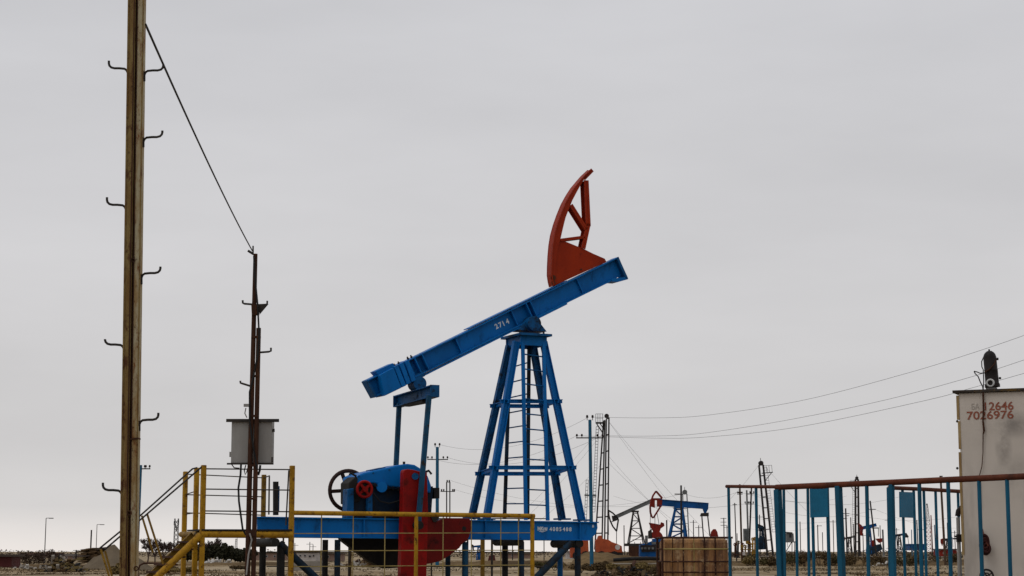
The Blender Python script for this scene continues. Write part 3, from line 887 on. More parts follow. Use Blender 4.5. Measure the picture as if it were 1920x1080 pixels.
rear = thing('guard_fence', 'dull yellow guard fence seen under the skid, behind the pumpjack', 'fence', V((Y(905, HOR, -6).x, Y(905, HOR, -6).y, 0)))
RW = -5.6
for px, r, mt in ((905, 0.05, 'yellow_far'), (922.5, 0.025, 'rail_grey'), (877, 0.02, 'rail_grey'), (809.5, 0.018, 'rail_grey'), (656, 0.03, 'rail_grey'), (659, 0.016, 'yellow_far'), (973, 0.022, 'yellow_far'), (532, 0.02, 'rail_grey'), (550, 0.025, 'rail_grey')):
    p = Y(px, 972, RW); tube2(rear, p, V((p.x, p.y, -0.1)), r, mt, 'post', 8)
for y0 in (972, 1035, 1062):
    tube2(rear, Y(500, y0, RW), Y(1030, y0 + 0.5, RW), 0.014, 'rail_grey', 'rail', 6)

# ------------------------------------------------------------------ tall pole on the left
PD = 15.0
q0, q1 = S(242, 1080, PD), S(261, -260, PD)
dvp = (q1 - q0).normalized()
pb = q0 + dvp * ((-0.3 - q0.z) / dvp.z)
tall = thing('utility_pole', 'tall rusty twin-channel pole with curled climbing steps at far left', 'pole', V((pb.x, pb.y, 0)))
X1 = V((1, 0, 0)); sx = 0.0605
for s, mt in ((-1, 'pole_dark'), (1, 'pole_light')):
    o = X1 * (s * (sx / 2 + 0.0035)) + V((0, 0.012 * s, 0))
    mb = MB()
    mb.bar(pb + o, q1 + o, sx, 0.10, up=V((0, 1, 0)))
    ch_o = mb.build('channel', mt, tall, bevel=0.009)
    lip = pb + o + X1 * (s * (sx / 2 - 0.005)) + V((0, -0.052, 0))
    lq = q1 + o + X1 * (s * (sx / 2 - 0.005)) + V((0, -0.052, 0))
    MB().bar(lip, lq, 0.011, 0.008, up=V((0, 1, 0))).build('channel_lip', 'pole_dark', ch_o)
    lip2 = X1 * (-s * (sx - 0.012))
    MB().bar(lip + lip2, lq + lip2, 0.009, 0.007, up=V((0, 1, 0))).build('channel_lip', 'rust_brown', ch_o)
mb = MB().bar(pb + V((0, 0.035, 0)), q1 + V((0, 0.035, 0)), 0.02, 0.02, up=V((0, 1, 0)))
mb.build('seam_strip', 'rust_brown', tall)
def pole_x(y): return 242 + (261 - 242) * (1080 - y) / 1340.0
for yy, a in ((488, 1), (962, 1), (1066, 1)):
    c = S(pole_x(yy) - 1 + (yy > 1000) * 14, yy, PD - 0.056)
    MB().ring(c, V((0, 1, 0)), 0.016, 0.005, 14, 6).build('weld_eye', 'rust_brown', tall)
c = S(pole_x(824), 824, PD)
MB().box(c, 0.134, 0.112, 0.012, (X1 + V((0, 0, 0.1))).normalized()).build('weld_band', 'rust_brown', tall)
Yv = V((0, 1, 0))
for side, tip, arm, bot in ((-1, 114, 128, 152), (-1, 370, 384, 405), (-1, 636, 646, 664), (-1, 905, 919, 942), (1, 120, 132, 152), (1, 245, 257, 276), (1, 500, 512, 533), (1, 774, 787, 808)):
    xe = pole_x(bot) + side * 15.5
    pts = [(xe, bot), (xe, arm + 9), (xe + side * 2, arm + 4), (xe + side * 6, arm + 1), (xe + side * 16, arm), (xe + side * 25, arm), (xe + side * 31, arm - 1.5), (xe + side * 34.5, arm - 5), (xe + side * 35.5, arm - 9), (xe + side * 35.5, tip)]
    MB().tube([S(x, y, PD) for x, y in pts], 0.0098, 8).build('climbing_step', 'dark_steel', tall)
    MB().box(S(xe - side * 3, bot - 9, PD), 0.022, 0.05, 0.085).build('step_weld', 'rust_brown', tall)

# ------------------------------------------------------------------ twin pipe pole with the switch box
BD = 33.0
def extend(p, q, z=-0.2):
    dv = (q - p)
    return p + dv * ((z - p.z) / dv.z)
m0, m1 = S(464, 1080, BD), S(479, 476, BD)
n0, n1 = S(475, 1080, BD), S(485, 615, BD)
swp = thing('utility_pole', 'slim rusty pole of two pipes carrying the grey switch box, left of the pumpjack', 'pole', V((extend(m0, m1).x, BD, 0)))
MB().tube([extend(m0, m1), S(468, 900, BD), S(475, 640, BD), m1], [0.048, 0.046, 0.042, 0.038], 12).build('pipe', 'rust_brown', swp)
MB().tube([extend(n0, n1), n1], 0.042, 12).build('pipe', 'rust_brown', swp)
for y in (632, 705, 780, 873, 935, 1000):
    x = 464 + (1080 - y) * 15 / 604
    MB().box(S(x + 5, y, BD), 0.16, 0.10, 0.035 if y != 1000 else 0.10).build('clamp', 'rust_brown', swp)
def hookpart(pts, r, par, mt='dark_steel', name='hook', dd=BD):
    MB().tube([S(x, y, dd) for x, y in pts], r, 8).build(name, mt, par)
hookpart([(477, 571), (458, 569.5), (455.3, 568), (455, 563)], 0.018, swp)
hookpart([(477, 572), (499, 571), (501, 569), (501, 564)], 0.016, swp)
MB().prism([S(x, y, BD - 0.06) for x, y in ((471, 571), (485, 571), (485, 590), (472, 591))], V((0, 0.10, 0))).build('bracket', 'rust_brown', swp)
MB().prism([S(x, y, BD - 0.02) for x, y in ((484, 571), (503, 570), (487, 589))], V((0, 0.03, 0))).build('gusset', 'dark_steel', swp)
hookpart([(485, 661), (504, 659.5), (508, 658), (508, 652)], 0.018, swp)
hookpart([(470, 724), (454, 719), (451, 718), (450.5, 714)], 0.018, swp)
hookpart([(474.5, 478), (474.5, 461)], 0.014, swp, name='top_stud')
hookpart([(465, 470), (474.5, 476)], 0.022, swp, name='cable_shackle')
hookpart([(476, 480), (478, 520), (483, 570), (486, 630), (483, 668), (474, 712), (468, 735), (468, 790), (476, 845), (482, 880)], 0.016, swp, 'wire', 'cable', BD - 0.07)
hookpart([(462, 1078), (466, 1040), (472, 1012), (468, 1000)], 0.014, swp, 'grey_box', 'cable', BD - 0.08)
MB().box(S(462, 760, BD - 0.05), 0.09, 0.06, 0.05).build('junction', 'grey_box', swp)
for pts in ([(461, 765), (459, 775), (463, 783)],):
    hookpart(pts, 0.01, swp, 'grey_box', 'cable')

sb = thing('switch_box', 'grey steel switch box strapped to the twin pipe pole', 'electrical box', S(471, 870, BD + 0.25))
x0, x1 = S(432.5, 870, BD + 0.08), S(508.5, 870, BD + 0.08)
zt = S(470, 787, BD + 0.08).z; zb = S(470, 868.5, BD + 0.08).z
cx = (x0.x + x1.x) / 2; wx = x1.x - x0.x
MB().box((cx, BD + 0.26, (zt + zb) / 2), wx, 0.34, zt - zb).build('box_body', 'grey_box', sb, bevel=0.012)
MB().box((S(473.5, 788, BD + 0.05).x, BD + 0.065, S(473, 788.3, BD + 0.05).z), ppm(BD) * 99, 0.04, 0.055).build('mounting_bar', 'dark_steel', sb)
MB().box((S(470.5, 788, BD + 0.05).x, BD + 0.066, S(473, 869.5, BD + 0.05).z), ppm(BD) * 87, 0.04, 0.03).build('mounting_bar', 'dark_steel', sb)
MB().tube([S(509, 807, BD + 0.15), S(514, 807, BD + 0.15)], 0.022, 8).tube([S(513, 804, BD + 0.15), S(513.2, 810, BD + 0.15)], 0.02, 8).build('knob', 'dark_steel', sb)
MB().box(S(508, 862, BD + 0.15), 0.07, 0.1, 0.09).build('latch', 'dark_steel', sb)
MB().box(S(432, 852, BD + 0.15), 0.03, 0.05, 0.09).build('hinge', 'grey_box', sb)
for pts, r in (([(452, 870), (451, 890), (447, 915), (448, 940), (452, 970), (455, 992), (461, 1003)], 0.018), ([(434, 870), (439, 877), (449, 878)], 0.01), ([(461, 872), (458, 882), (460, 890), (463, 884), (466, 872)], 0.01), ([(488, 872), (487, 882), (484, 891)], 0.02)):
    MB().tube([S(x, y, BD + 0.12) for x, y in pts], r, 8).build('cable', 'wire', sb)

def wire_path(p, q, sag, n=24):
    return [p.lerp(q, k / n) - Z * (4 * sag * (k / n) * (1 - k / n)) for k in range(n + 1)]
o = MB().tube(wire_path(S(273, 46, PD + 0.02), S(473, 470, BD), 0.07), 0.0105, 8).build('power_cable', 'wire')
tag(o, 'thick black cable stretched from the tall left pole down to the slim pole', 'cable')

# ------------------------------------------------------------------ white cabinet and its lamp at the right
K0, K1 = S(1806.5, HOR, 16.6), S(1995, HOR, 16.25)
kd = (K1 - K0); kd.z = 0; kw = kd.length; kd.normalize()
kn = V((kd.y, -kd.x, 0))                          # towards the viewer
zt = S(1799, 737, 16.6).z
cab = thing('transformer_cabinet', 'tall dirty white metal cabinet with stencilled red numbers at the right edge', 'cabinet', V((K0.x + 0.45, K0.y + 0.5, 0)))
kc = V((K0.x, K0.y, 0)) + kd * (kw / 2) - kn * 0.55
MB().box(kc + Z * ((zt + 0.25) / 2), kw, 1.1, zt - 0.25, kd, -kn).build('cabinet_body', 'cabinet', cab, bevel=0.012)
MB().box(kc + Z * 0.11, kw - 0.1, 1.0, 0.26, kd, -kn).build('plinth', 'concrete', cab)
MB().box(kc + Z * (zt + 0.012) - kd * 0.01, kw + 0.07, 1.16, 0.022, kd, -kn).build('roof_plate', 'rail_grey', cab)
def KP(px, py, off=0.0):
    r = ray(px, py); c = V((0, 0, EYE))
    t = (off - (c - K0).dot(kn)) / r.dot(kn)
    return c + r * t
M['edge_strip'] = paint('rusty yellowed edge strip', (0.42, 0.33, 0.17), (0.20, 0.12, 0.05), (0.07, 0.035, 0.018), (0.55, 0.68), 6, 0.7, sc=(1, 1, 0.4))
for y0, y1, dx in ((742, 787, 0.0), (790, 842, 1.5), (848, 1040, 1.0)):
    p, q = KP(1795.8 + (y0 - 737) * 0.034 + dx, y0, -0.02), KP(1795.8 + (y1 - 737) * 0.034 + dx, y1, -0.02)
    MB().bar(p, q, 0.022, 0.05, up=kn).build('edge_strip', 'edge_strip', cab)
for y in (790, 878):
    MB().ball(KP(1795, y, -0.02), 0.012, 0.012, 0.012, 8, 6).build('rivet', 'dark_steel', cab)
text_mesh('12646', 0.100, KP(1846.5, 769.3, 0.002), kd, Z, 'stencil', 'number', cab, 0.003, ppm(16.5) * 53, 0.0014)
text_mesh('7026976', 0.100, KP(1813, 786.6, 0.002), kd, Z, 'stencil', 'number', cab, 0.003, ppm(16.5) * 86, 0.0014)
text_mesh('БА', 0.07, KP(1822, 767.5, 0.002), kd, Z, 'stencil_faint', 'faded_mark', cab, 0.003, ppm(16.5) * 14)
pts = [(1843.5, 731), (1843.5, 745), (1844, 770), (1843.2, 790), (1845, 808), (1843.3, 815), (1843, 850), (1841, 875), (1836, 893), (1838, 950)]
MB().tube([KP(x, y, 0.02) for x, y in pts], [0.008, 0.008, 0.008, 0.008, 0.010, 0.005, 0.004, 0.004, 0.004, 0.004], 8).build('cable', 'rust_brown', cab)
# lamp
lampc = KP(1859, 726, -0.25)
lamp = thing('floodlight', 'black cylindrical floodlight standing on top of the white cabinet', 'floodlight', V((lampc.x, lampc.y, zt + 0.02)))
def LP(px, py, off=-0.25): return KP(px, py, off)
la, lb = LP(1861, 725), LP(1855.5, 666)
ld = (lb - la).normalized()
rl = ppm(16.7) * 12.6
body = [(0.0, 1.0), (0.05, 1.02), (0.06, 1.06), (0.09, 1.06), (0.10, 1.0), (0.5, 0.99), (0.51, 1.01), (0.53, 1.01), (0.54, 0.98), (0.93, 0.97), (1.02, 0.86), (1.08, 0.66), (1.13, 0.36), (1.145, 0.02)]
hl = (lb - la).length
MB().tube([la + ld * hl * t for t, _ in body], [rl * r for _, r in body], 22).build('lamp_body', 'black', lamp)
MB().tube([LP(1859, 727), LP(1859, 733)], 0.05, 14).build('lamp_foot', 'grey_box', lamp)
MB().tube([la - ld * 0.005, la + ld * 0.02], rl * 1.12, 22).build('base_flange', 'black', lamp)
MB().ring(LP(1857, 718, -0.25 + rl * 1.02), kn, 0.030, 0.009, 20, 8).build('lens_ring', 'lens', lamp)
MB().tube([LP(1857, 718, -0.25 + rl * 0.9), LP(1857, 718, -0.25 + rl * 1.03)], 0.024, 14).build('lens', 'black', lamp)
MB().tube([LP(1855, 663), LP(1854.5, 655)], 0.008, 8).build('top_knob', 'black', lamp)
MB().tube([LP(1869, 673), LP(1872, 673)], 0.012, 8).build('side_knob', 'black', lamp)
MB().tube([LP(1873, 709), LP(1877, 709)], 0.010, 8).build('side_knob', 'black', lamp)
fr = -0.25 + rl * 1.06
MB().tube([LP(1868.5, 674, -0.2), LP(1864, 683, fr), LP(1856, 692, fr), (LP(1847, 698, fr))], 0.006, 6).build('strap', 'rust_brown', lamp)
MB().tube([LP(1845, 668), LP(1840.5, 678), LP(1841, 688), LP(1843.5, 693), LP(1844.5, 715), LP(1843.5, 730, 0.02)], 0.005, 6).build('cable', 'wire', lamp)
MB().tube([LP(1847, 699), LP(1838, 700), LP(1831, 697), LP(1827.5, 697), LP(1828, 700), (LP(1834, 706)), LP(1838, 716), LP(1842.5, 725), LP(1843.5, 732, 0.02)], 0.0055, 6).ball(LP(1827.5, 697), 0.009, 0.009, 0.009, 8, 6).build('cable', 'wire', lamp)
# red cable coil and hand wheel hung on the front
co = MB()
cc_ = KP(1848.5, 1019, 0.05)
for k in range(11):
    a = V((random.uniform(-0.014, 0.014), 0, random.uniform(-0.035, 0.035)))
    co.ring(cc_ + a + kn * 0.004 * k, (kn + V((random.uniform(-.25, .25), 0, random.uniform(-.25, .25)))).normalized(), 0.022 + 0.03 * random.random(), 0.0075, 20, 6)
for v in co.v: v.z = cc_.z + (v.z - cc_.z) * 1.45
coil = co.build('cable_coil', paint('dark red cable', (0.045, 0.011, 0.009), (0.025, 0.008, 0.008), None, (0.5, 0.6), 5, 0.6))
tag(coil, 'coil of dark red cable hung on the front of the white cabinet', 'cable coil')
MB().tube([KP(1842, 992, 0.02), KP(1846, 1010, 0.07), KP(1853, 1024, 0.09)], 0.006, 6).build('cable_tie', 'rail_rust', coil)
hw = MB().ring(KP(1850, 1080, 0.06), kn, 0.055, 0.009, 24, 8).ring(KP(1850, 1080, 0.06), kn, 0.025, 0.006, 18, 6)
for k in range(4):
    a = k * math.pi / 2 + 0.5
    hw.tube([KP(1850, 1080, 0.06), KP(1850, 1080, 0.06) + kd * 0.055 * math.cos(a) + Z * 0.055 * math.sin(a)], 0.006, 6)
hw.tube([KP(1850, 1080, 0.0), KP(1850, 1080, 0.06)], 0.012, 8)
hw.build('hand_wheel', 'black', cab)

# ------------------------------------------------------------------ blue railing in front of the cabinet
def rail_plane(pxa, da, pxb, db):
    a, b = S(pxa, HOR, da), S(pxb, HOR, db)
    dv = (b - a); dv.z = 0; dv.normalize()
    return a, dv, V((dv.y, -dv.x, 0))
RA, rd_, rn = rail_plane(1458, 17.0, 1920, 15.0)
def RP(px, py, off=0.0):
    r = ray(px, py); c = V((0, 0, EYE))
    t = (off - (c - RA).dot(rn)) / r.dot(rn)
    return c + r * t
fr_rail = thing('railing', 'blue bar railing with a rusty red top rail in front of the white cabinet', 'railing', V((RA.x, RA.y, 0)), 'blue railings round the enclosure')
MB().tube([RP(1455, 913.8), RP(1570, 908.8), RP(1670, 904.6), RP(1800, 898.6), RP(1925, 893), RP(2040, 887.5)], 0.0255, 12).build('top_rail', 'rail_rust', fr_rail)
def rbar(par, P, px, py, r, mt='teal', off=0.0, lean=4.0, name='bar', sq=False):
    p = P(px, py, off); q = P(px + lean * (1080 - py) / 175.0, 1080, off)
    e = extend(q, p)
    if sq:
        dvv = rd_
        return MB().bar(e, p, 2 * r, 2 * r, up=rn).build(name, mt, par, bevel=0.006)
    return MB().tube([e, p], r, 10).build(name, mt, par)
for px, py, r in ((1458, 918, 0.028), (1572, 911, 0.026), (1671.5, 908, 0.020)):
    rbar(fr_rail, RP, px, py, r, name='post', sq=True, lean=7 if px < 1600 else 4)
for px, py in ((1469.5, 915), (1492.5, 914), (1514.5, 913), (1625, 908), (1723.5, 904), (1777.5, 901), (1835.5, 898.5), (1888, 896.5), (1941, 894)):
    rbar(fr_rail, RP, px, py, 0.0165 if px > 1600 else 0.013, lean=4.5 + (px - 1700) * 0.01)
for px, py in ((1514, 907.8), (1563, 906), (1625, 903.5), (1723, 900)):
    MB().ball(RP(px, py + 1.5), 0.012, 0.012, 0.012, 8, 6).build('weld', 'rail_rust', fr_rail)

SA, sd_, sn = rail_plane(1365, 18.6, 1458, 17.4)
def SP(px, py, off=0.0):
    r = ray(px, py); c = V((0, 0, EYE))
    t = (off - (c - SA).dot(sn)) / r.dot(sn)
    return c + r * t
gate = thing('railing', 'thin blue side railing left of the thick teal post, beside the rusty tank', 'railing', V((SA.x, SA.y, 0)), 'blue railings round the enclosure')
MB().tube([SP(1362.5, 912), SP(1458, 912.8)], 0.017, 10).build('top_rail', 'rail_rust', gate)
for px, mt in ((1366, 'dark_steel'), (1417.5, 'teal')):
    p = SP(px, 914); q = SP(px + 3, 1080)
    MB().tube([extend(q, p), p], 0.0145, 8).build('bar', 'teal', gate)

BA, bd2, bn2 = rail_plane(1670, 19.5, 1805, 21.0)
def BP(px, py, off=0.0):
    r = ray(px, py); c = V((0, 0, EYE))
    t = (off - (c - BA).dot(bn2)) / r.dot(bn2)
    return c + r * t
back = thing('railing', 'rear blue railing with a rusty rail, seen through the front bars left of the cabinet', 'railing', V((BA.x, BA.y, 0)), 'blue railings round the enclosure')
MB().tube([BP(1667, 914.5), BP(1735, 917.5), BP(1810, 922)], 0.0215, 10).build('top_rail', 'rail_rust', back)
MB().bar(extend(BP(1671, 1080), BP(1667, 914)), BP(1667, 914), 0.04, 0.04, up=bn2).build('post', 'teal', back)
for px, py in ((1692, 916), (1713, 916.5), (1732, 917), (1754, 918.5), (1796, 921)):
    p = BP(px, py); q = BP(px + 5, 1080)
    MB().tube([extend(q, p), p], 0.0155, 8).build('bar', 'teal', back)
MB().prism([BP(x, y, 0.03) for x, y in ((1688, 922), (1712, 923), (1713, 971), (1688.5, 970))], -bn2 * 0.014).build('sign_plate', 'teal_sheet', back)

mid_r = thing('railing', 'pair of slim blue posts holding a teal sheet plate behind the front railing', 'railing', RP(1535, HOR, -0.8) * 1.0, 'blue railings round the enclosure')
mid_r.location.z = 0; ORG[mid_r.name] = V(mid_r.location)
for px, r in ((1522.5, 0.015), (1551, 0.0165)):
    p = RP(px, 914, -0.8); q = RP(px + 4, 1080, -0.8)
    MB().tube([extend(q, p), p], r, 10).build('bar', 'teal', mid_r)
MB().prism([RP(x, y, -0.77) for x, y in ((1518, 917), (1551, 916.5), (1552, 969.5), (1519, 970.5))], -rn * 0.014).build('sign_plate', 'teal_sheet', mid_r)
MB().tube([RP(1519, 915.5, -0.8), RP(1553, 914.5, -0.8)], 0.009, 8).build('rail', 'rail_rust', mid_r)

# pipe with valve beside the cabinet
vp = KP(1799, 1000, -0.6)
val = thing('standpipe', 'grey standpipe with black clamps beside the left edge of the white cabinet', 'pipe', V((vp.x, vp.y, 0)))
MB().tube([V((KP(1797, 1080, -0.6).x, vp.y, -0.1)), KP(1796, 970, -0.6)], 0.016, 10).build('pipe', 'grey_box', val)
MB().tube([KP(1795.5, 968, -0.6), KP(1797, 958, -0.6), KP(1803, 952, -0.6), KP(1812, 950, -0.6)], 0.024, 10).build('elbow', 'black', val)
MB().box(KP(1799, 1009, -0.6), 0.05, 0.05, 0.07).tube([KP(1797, 1007, -0.6), KP(1789, 1005, -0.6)], 0.008, 6).tube([KP(1797, 1010, -0.6), KP(1787, 1010, -0.6)], 0.008, 6).build('valve', 'black', val)

# ------------------------------------------------------------------ rusty tank in a pipe cage
TD = 32.0
t0, t1 = S(1242, HOR, TD), S(1370, HOR, TD)
tcx, tw = (t0.x + t1.x) / 2, t1.x - t0.x
tz = S(1300, 1008, TD).z
tank = thing('tote_tank', 'rust-stained square tank in a tubular cage, between pumpjack and blue railing', 'tank', V((tcx, TD + 0.5, 0)))
MB().box((tcx, TD + 0.55, tz / 2 + 0.35), tw - 0.06, 1.0, tz - 0.72).build('tank_body', 'tank', tank, bevel=0.08)
MB().box((tcx, TD + 0.55, 0.45), tw + 0.02, 1.06, 0.1).build('pallet', 'rust_brown', tank)
for sx_ in (-1, 1):
    for sy_ in (0, 1):
        MB().box((tcx + sx_ * (tw / 2 - 0.1), TD + 0.12 + sy_ * 0.86, 0.19), 0.12, 0.12, 0.44).build('foot', 'rust_brown', tank)
M['cage'] = paint('rusted cage pipe', (0.055, 0.022, 0.013), (0.030, 0.014, 0.011), (0.30, 0.20, 0.12), (0.58, 0.68), 5, 0.8)
for px in (1242, 1261, 1281, 1301, 1321, 1341, 1368):
    p = S(px, 1007, TD + 0.0)
    MB().tube([V((p.x, TD + 0.02, 0.45)), V((p.x, TD + 0.02, tz))], 0.012 if px not in (1261, 1301) else 0.008, 8).build('cage_bar', 'cage' if px != 1301 else 'wire_steel', tank)
for py in (1029.5, 1053, 1073, 1094):
    z = S(1300, py, TD).z
    MB().tube([V((tcx - tw / 2 - 0.01, TD + 0.0, z)), V((tcx + tw / 2 + 0.01, TD + 0.0, z))], 0.013, 8).build('cage_bar', 'wire_steel' if py < 1035 else 'cage', tank)
    for sx_ in (-1, 1):
        MB().tube([V((tcx + sx_ * tw / 2, TD, z)), V((tcx + sx_ * tw / 2, TD + 1.1, z))], 0.012, 8).build('cage_bar', 'cage', tank)
for yy in (0.0, 1.1):
    MB().tube([V((tcx - tw / 2 - 0.03, TD + yy, tz)), V((tcx + tw / 2 + 0.04, TD + yy, tz))], 0.017, 8).build('top_rim', 'cage', tank)
for sx_ in (-1, 1):
    MB().tube([V((tcx + sx_ * tw / 2, TD, tz)), V((tcx + sx_ * tw / 2, TD + 1.1, tz))], 0.016, 8).build('top_rim', 'cage', tank)
    for yy in (0.0, 1.1):
        MB().tube([V((tcx + sx_ * tw / 2, TD + yy, 0.4)), V((tcx + sx_ * tw / 2, TD + yy, tz))], 0.02, 8).build('corner_post', 'rail_grey' if sx_ > 0 else 'cage', tank)
p = S(1236, 1054, TD + 0.3)
MB().tube([V((p.x, p.y, 0)), p], 0.035, 8).build('drain_pipe', 'rust_brown', tank)

# ------------------------------------------------------------------ background: power poles
def spec_pole(label, px, top, dist, r, mat, arms=(), lean=0.0, group='power poles across the oil field', name='utility_pole', base_z=0.0, ins=True, topins=False, rscale=1.0):
    p = S(px, top, dist)
    b = V((p.x + lean * ppm(dist), dist, base_z - 0.3))
    t = thing(name, label, 'pole', V((b.x, dist, base_z)), group)
    MB().tube([b, p], r, 8, r2=r * 0.8).build('shaft', mat, t)
    for (y, l, rr) in arms:
        f_ = (y - top) / max(1, HOR - top)
        cx = px + lean * f_ * 0.85
        a, c = S(cx - l, y, dist), S(cx + rr, y, dist)
        k = MB().bar(a, c, 0.10 * rscale, 0.10 * rscale, up=Z).build('cross_arm', 'far_steel', t)
        if ins:
            for q in (a, c):
                dx = (c - a).normalized() * (0.22 if q is a else -0.22)
                for j in (0, 1):
                    m = q + dx * (0.3 + 2.0 * j)
                    MB().tube([m, m + Z * 0.12, m + Z * 0.16, m + Z * 0.34], [0.025, 0.025, 0.10, 0.07], 8).build('insulator', 'insulator', k)
    if topins:
        for j in (-1, 1):
            m = p + V((0.24 * j, 0, -0.05))
            MB().tube([m, m + Z * 0.2, m + Z * 0.25, m + Z * 0.46], [0.03, 0.03, 0.11, 0.08], 8).build('insulator', 'insulator', t)
    return t
M['pole_blue'] = paint('sea blue pole', (0.016, 0.105, 0.20), (0.012, 0.075, 0.14), None, (0.5, 0.6), 1, 0.6)
spec_pole('blue steel power pole with one cross arm, right of the big pumpjack skid', 1106, 787, 165, 0.175, 'pole_blue', ((821, 26, 25),), 2, topins=True)
spec_pole('blue steel power pole with one cross arm, just right of the gearbox', 820, 838, 200, 0.20, 'pole_blue', ((861.5, 19, 20),), 1, topins=True)
spec_pole('bright blue power pole half hidden behind the tall rusty pole', 264, 872, 170, 0.16, 'pole_blue', ((879, 1, 18),), -3)
pr = thing('utility_pole', 'twin-legged portal power pole behind the tower legs, right of the gearbox', 'pole', onG(844, 330), 'power poles across the oil field')
for x in (837.5, 843.5):
    MB().tube([V((onG(x, 330).x, 330, -.3)), S(x, 904, 330)], 0.12, 6).build('shaft', 'far_steel', pr)
k = MB().bar(S(826, 921.5, 330), S(853, 921.5, 330), 0.14, 0.14, up=Z).build('cross_arm', 'far_steel', pr)
for x in (828, 832, 849, 852):
    MB().tube([S(x, 921, 330), S(x, 917, 330)], 0.14, 6).build('insulator', 'insulator', k)
MB().bar(S(836.5, 904, 330), S(844.5, 904, 330), 0.12, 0.12, up=Z).build('top_bar', 'far_steel', pr)
for x in (838.5, 842.5):
    MB().tube([S(x, 904, 330), S(x, 900, 330)], 0.14, 6).build('insulator', 'insulator', pr)
spec_pole('dark pole with a short cross arm rising behind the red-headed pumpjack', 1277, 910, 185, 0.11, 'far_steel', ((926.5, 12, 4),), -1, ins=False)
spec_pole('thin dark pole with a small round lamp top, left of the transformer pole', 1377.5, 943, 300, 0.10, 'far_steel', ((946, 4, 4),), 2, ins=False)
spec_pole('straight brown pole just left of the transformer pole pair', 1387, 908, 260, 0.15, 'wood', ((926.5, 5, 5),), 2)
tp = spec_pole('grey pole of the transformer pair, with a drop fuse halfway up', 1400, 919, 250, 0.14, 'far_grey', ((926, 1, 14), (945, 4, 13)), 2)
spec_pole('leaning dark strut pole of the transformer pair', 1409, 914, 251, 0.13, 'far_steel', (), -8)
tr_ = S(1399, 1003, 249.3)
tb_ = thing('transformer', 'grey box transformer hung on the paired poles right of the rusty tank', 'transformer', S(1398, 1016, 249.3))
MB().box(tr_, ppm(250) * 10, 0.7, ppm(250) * 23).build('tank_body', 'far_grey', tb_)
for i in range(4):
    MB().box(tr_ + V(((i - 1.5) * ppm(250) * 2.4, -0.42, 0)), 0.05, 0.12, ppm(250) * 18).build('cooling_fin', 'far_grey', tb_)
spec_pole('distant pole with three short cross arms above the rusty tank', 1357, 971, 500, 0.17, 'far_grey', ((972, 6, 5), (979, 6, 5), (985, 6, 5)), 0, ins=False, rscale=1.4)
spec_pole('dark pole with crossed arms right of the thickest teal posts', 1585.5, 953, 340, 0.17, 'far_steel', ((963, 6, 7), (967, 1, 6), (972, 4, 2)), 1, ins=False, rscale=1.2)
spec_pole('leaning dark pole with a single cross arm behind the small red-headed pumpjack', 1631.5, 939, 330, 0.16, 'far_steel', ((955, 5, 9),), 10, ins=False, rscale=1.3)
spec_pole('short grey stub pole with a flat cap between leaning pole and railing post', 1655, 993, 300, 0.17, 'far_grey', ((993.5, 1.5, 1.5),), 1, ins=False)
spec_pole('tall weathered wooden pole between the last two front railing bars', 1763.5, 893, 190, 0.13, 'wood', ((893, 2, 4),), 4, ins=False)
spec_pole('thin pole seen between the teal sheet plate and its right post', 1533, 984, 420, 0.13, 'far_steel', ((986, 1, 8),), 0, ins=False)
spec_pole('thin dark mast pole right of the rear teal plate', 1719, 975, 430, 0.14, 'far_steel', ((982, 1, 1),), 1, ins=False)
spec_pole('slim blue-grey pole far behind the wooden pole, right side', 1783, 986, 350, 0.11, 'pole_blue', (), 1)
spec_pole('slim blue-grey pole far behind the wooden pole, left side', 1752, 984, 350, 0.11, 'pole_blue', (), 1)
spec_pole('slim blue-grey pole under the rear teal plate', 1709, 993, 400, 0.11, 'pole_blue', (), 0)
spec_pole('small T-topped pole on the far left horizon beside the plank stack', 143, 1031, 420, 0.18, 'far_steel', ((1032, 6, 6),), 0, ins=False)
ch = thing('chimney_pipe', 'short thick dark pipe standing behind the plank stack at far left', 'pipe', onG(170, 200))
MB().tube([V((onG(169.5, 200).x, 200, 0)), S(171.5, 994, 200)], 0.078, 8).build('pipe', 'dark_steel', ch)
MB().ring(S(171.5, 994, 200), Z, 0.078, 0.02, 12, 6).build('rim', 'dark_steel', ch)
thin = [(1595, 970, 380), (1600, 982, 400), (1612, 990, 420), (581, 1016, 500), (553, 1018, 480), (587, 1021, 520), (408, 1000, 430), (445, 1003, 900), (1020, 1004, 350), (961, 1006, 340), (1250, 975, 250), (1382, 1000, 420), (1390, 1008, 350), (1728, 988, 420), (1747, 1000, 430), (1770, 1006, 400)]
lab = {1595: 'thin pole left of the upright lattice mast', 1600: 'shorter thin pole nearest the upright lattice mast', 1612: 'thin pole just right of the upright lattice mast', 581: 'thin lamp pole above the far white building under the skid', 553: 'left thin pole above the far building under the skid', 587: 'short thin pole right of the lamp pole under the skid', 408: 'thin grey pole in front of the dark trees under the platform', 445: 'hair-thin pole above the dark trees beside the twin pipe pole', 1020: 'thin pole under the skid right of the yellow fence end', 961: 'thin pole seen under the skid inside the yellow fence', 1250: 'thin dark stake between red crank and blue tower of the far pumpjack', 1382: 'short thin pole left of the brown pole behind the tank', 1390: 'lowest thin pole beside the transformer', 1728: 'thin pole right of the rear teal plate, beyond the bars', 1747: 'thin pole near the red and white derrick', 1770: 'thin short pole right of the wooden pole'}
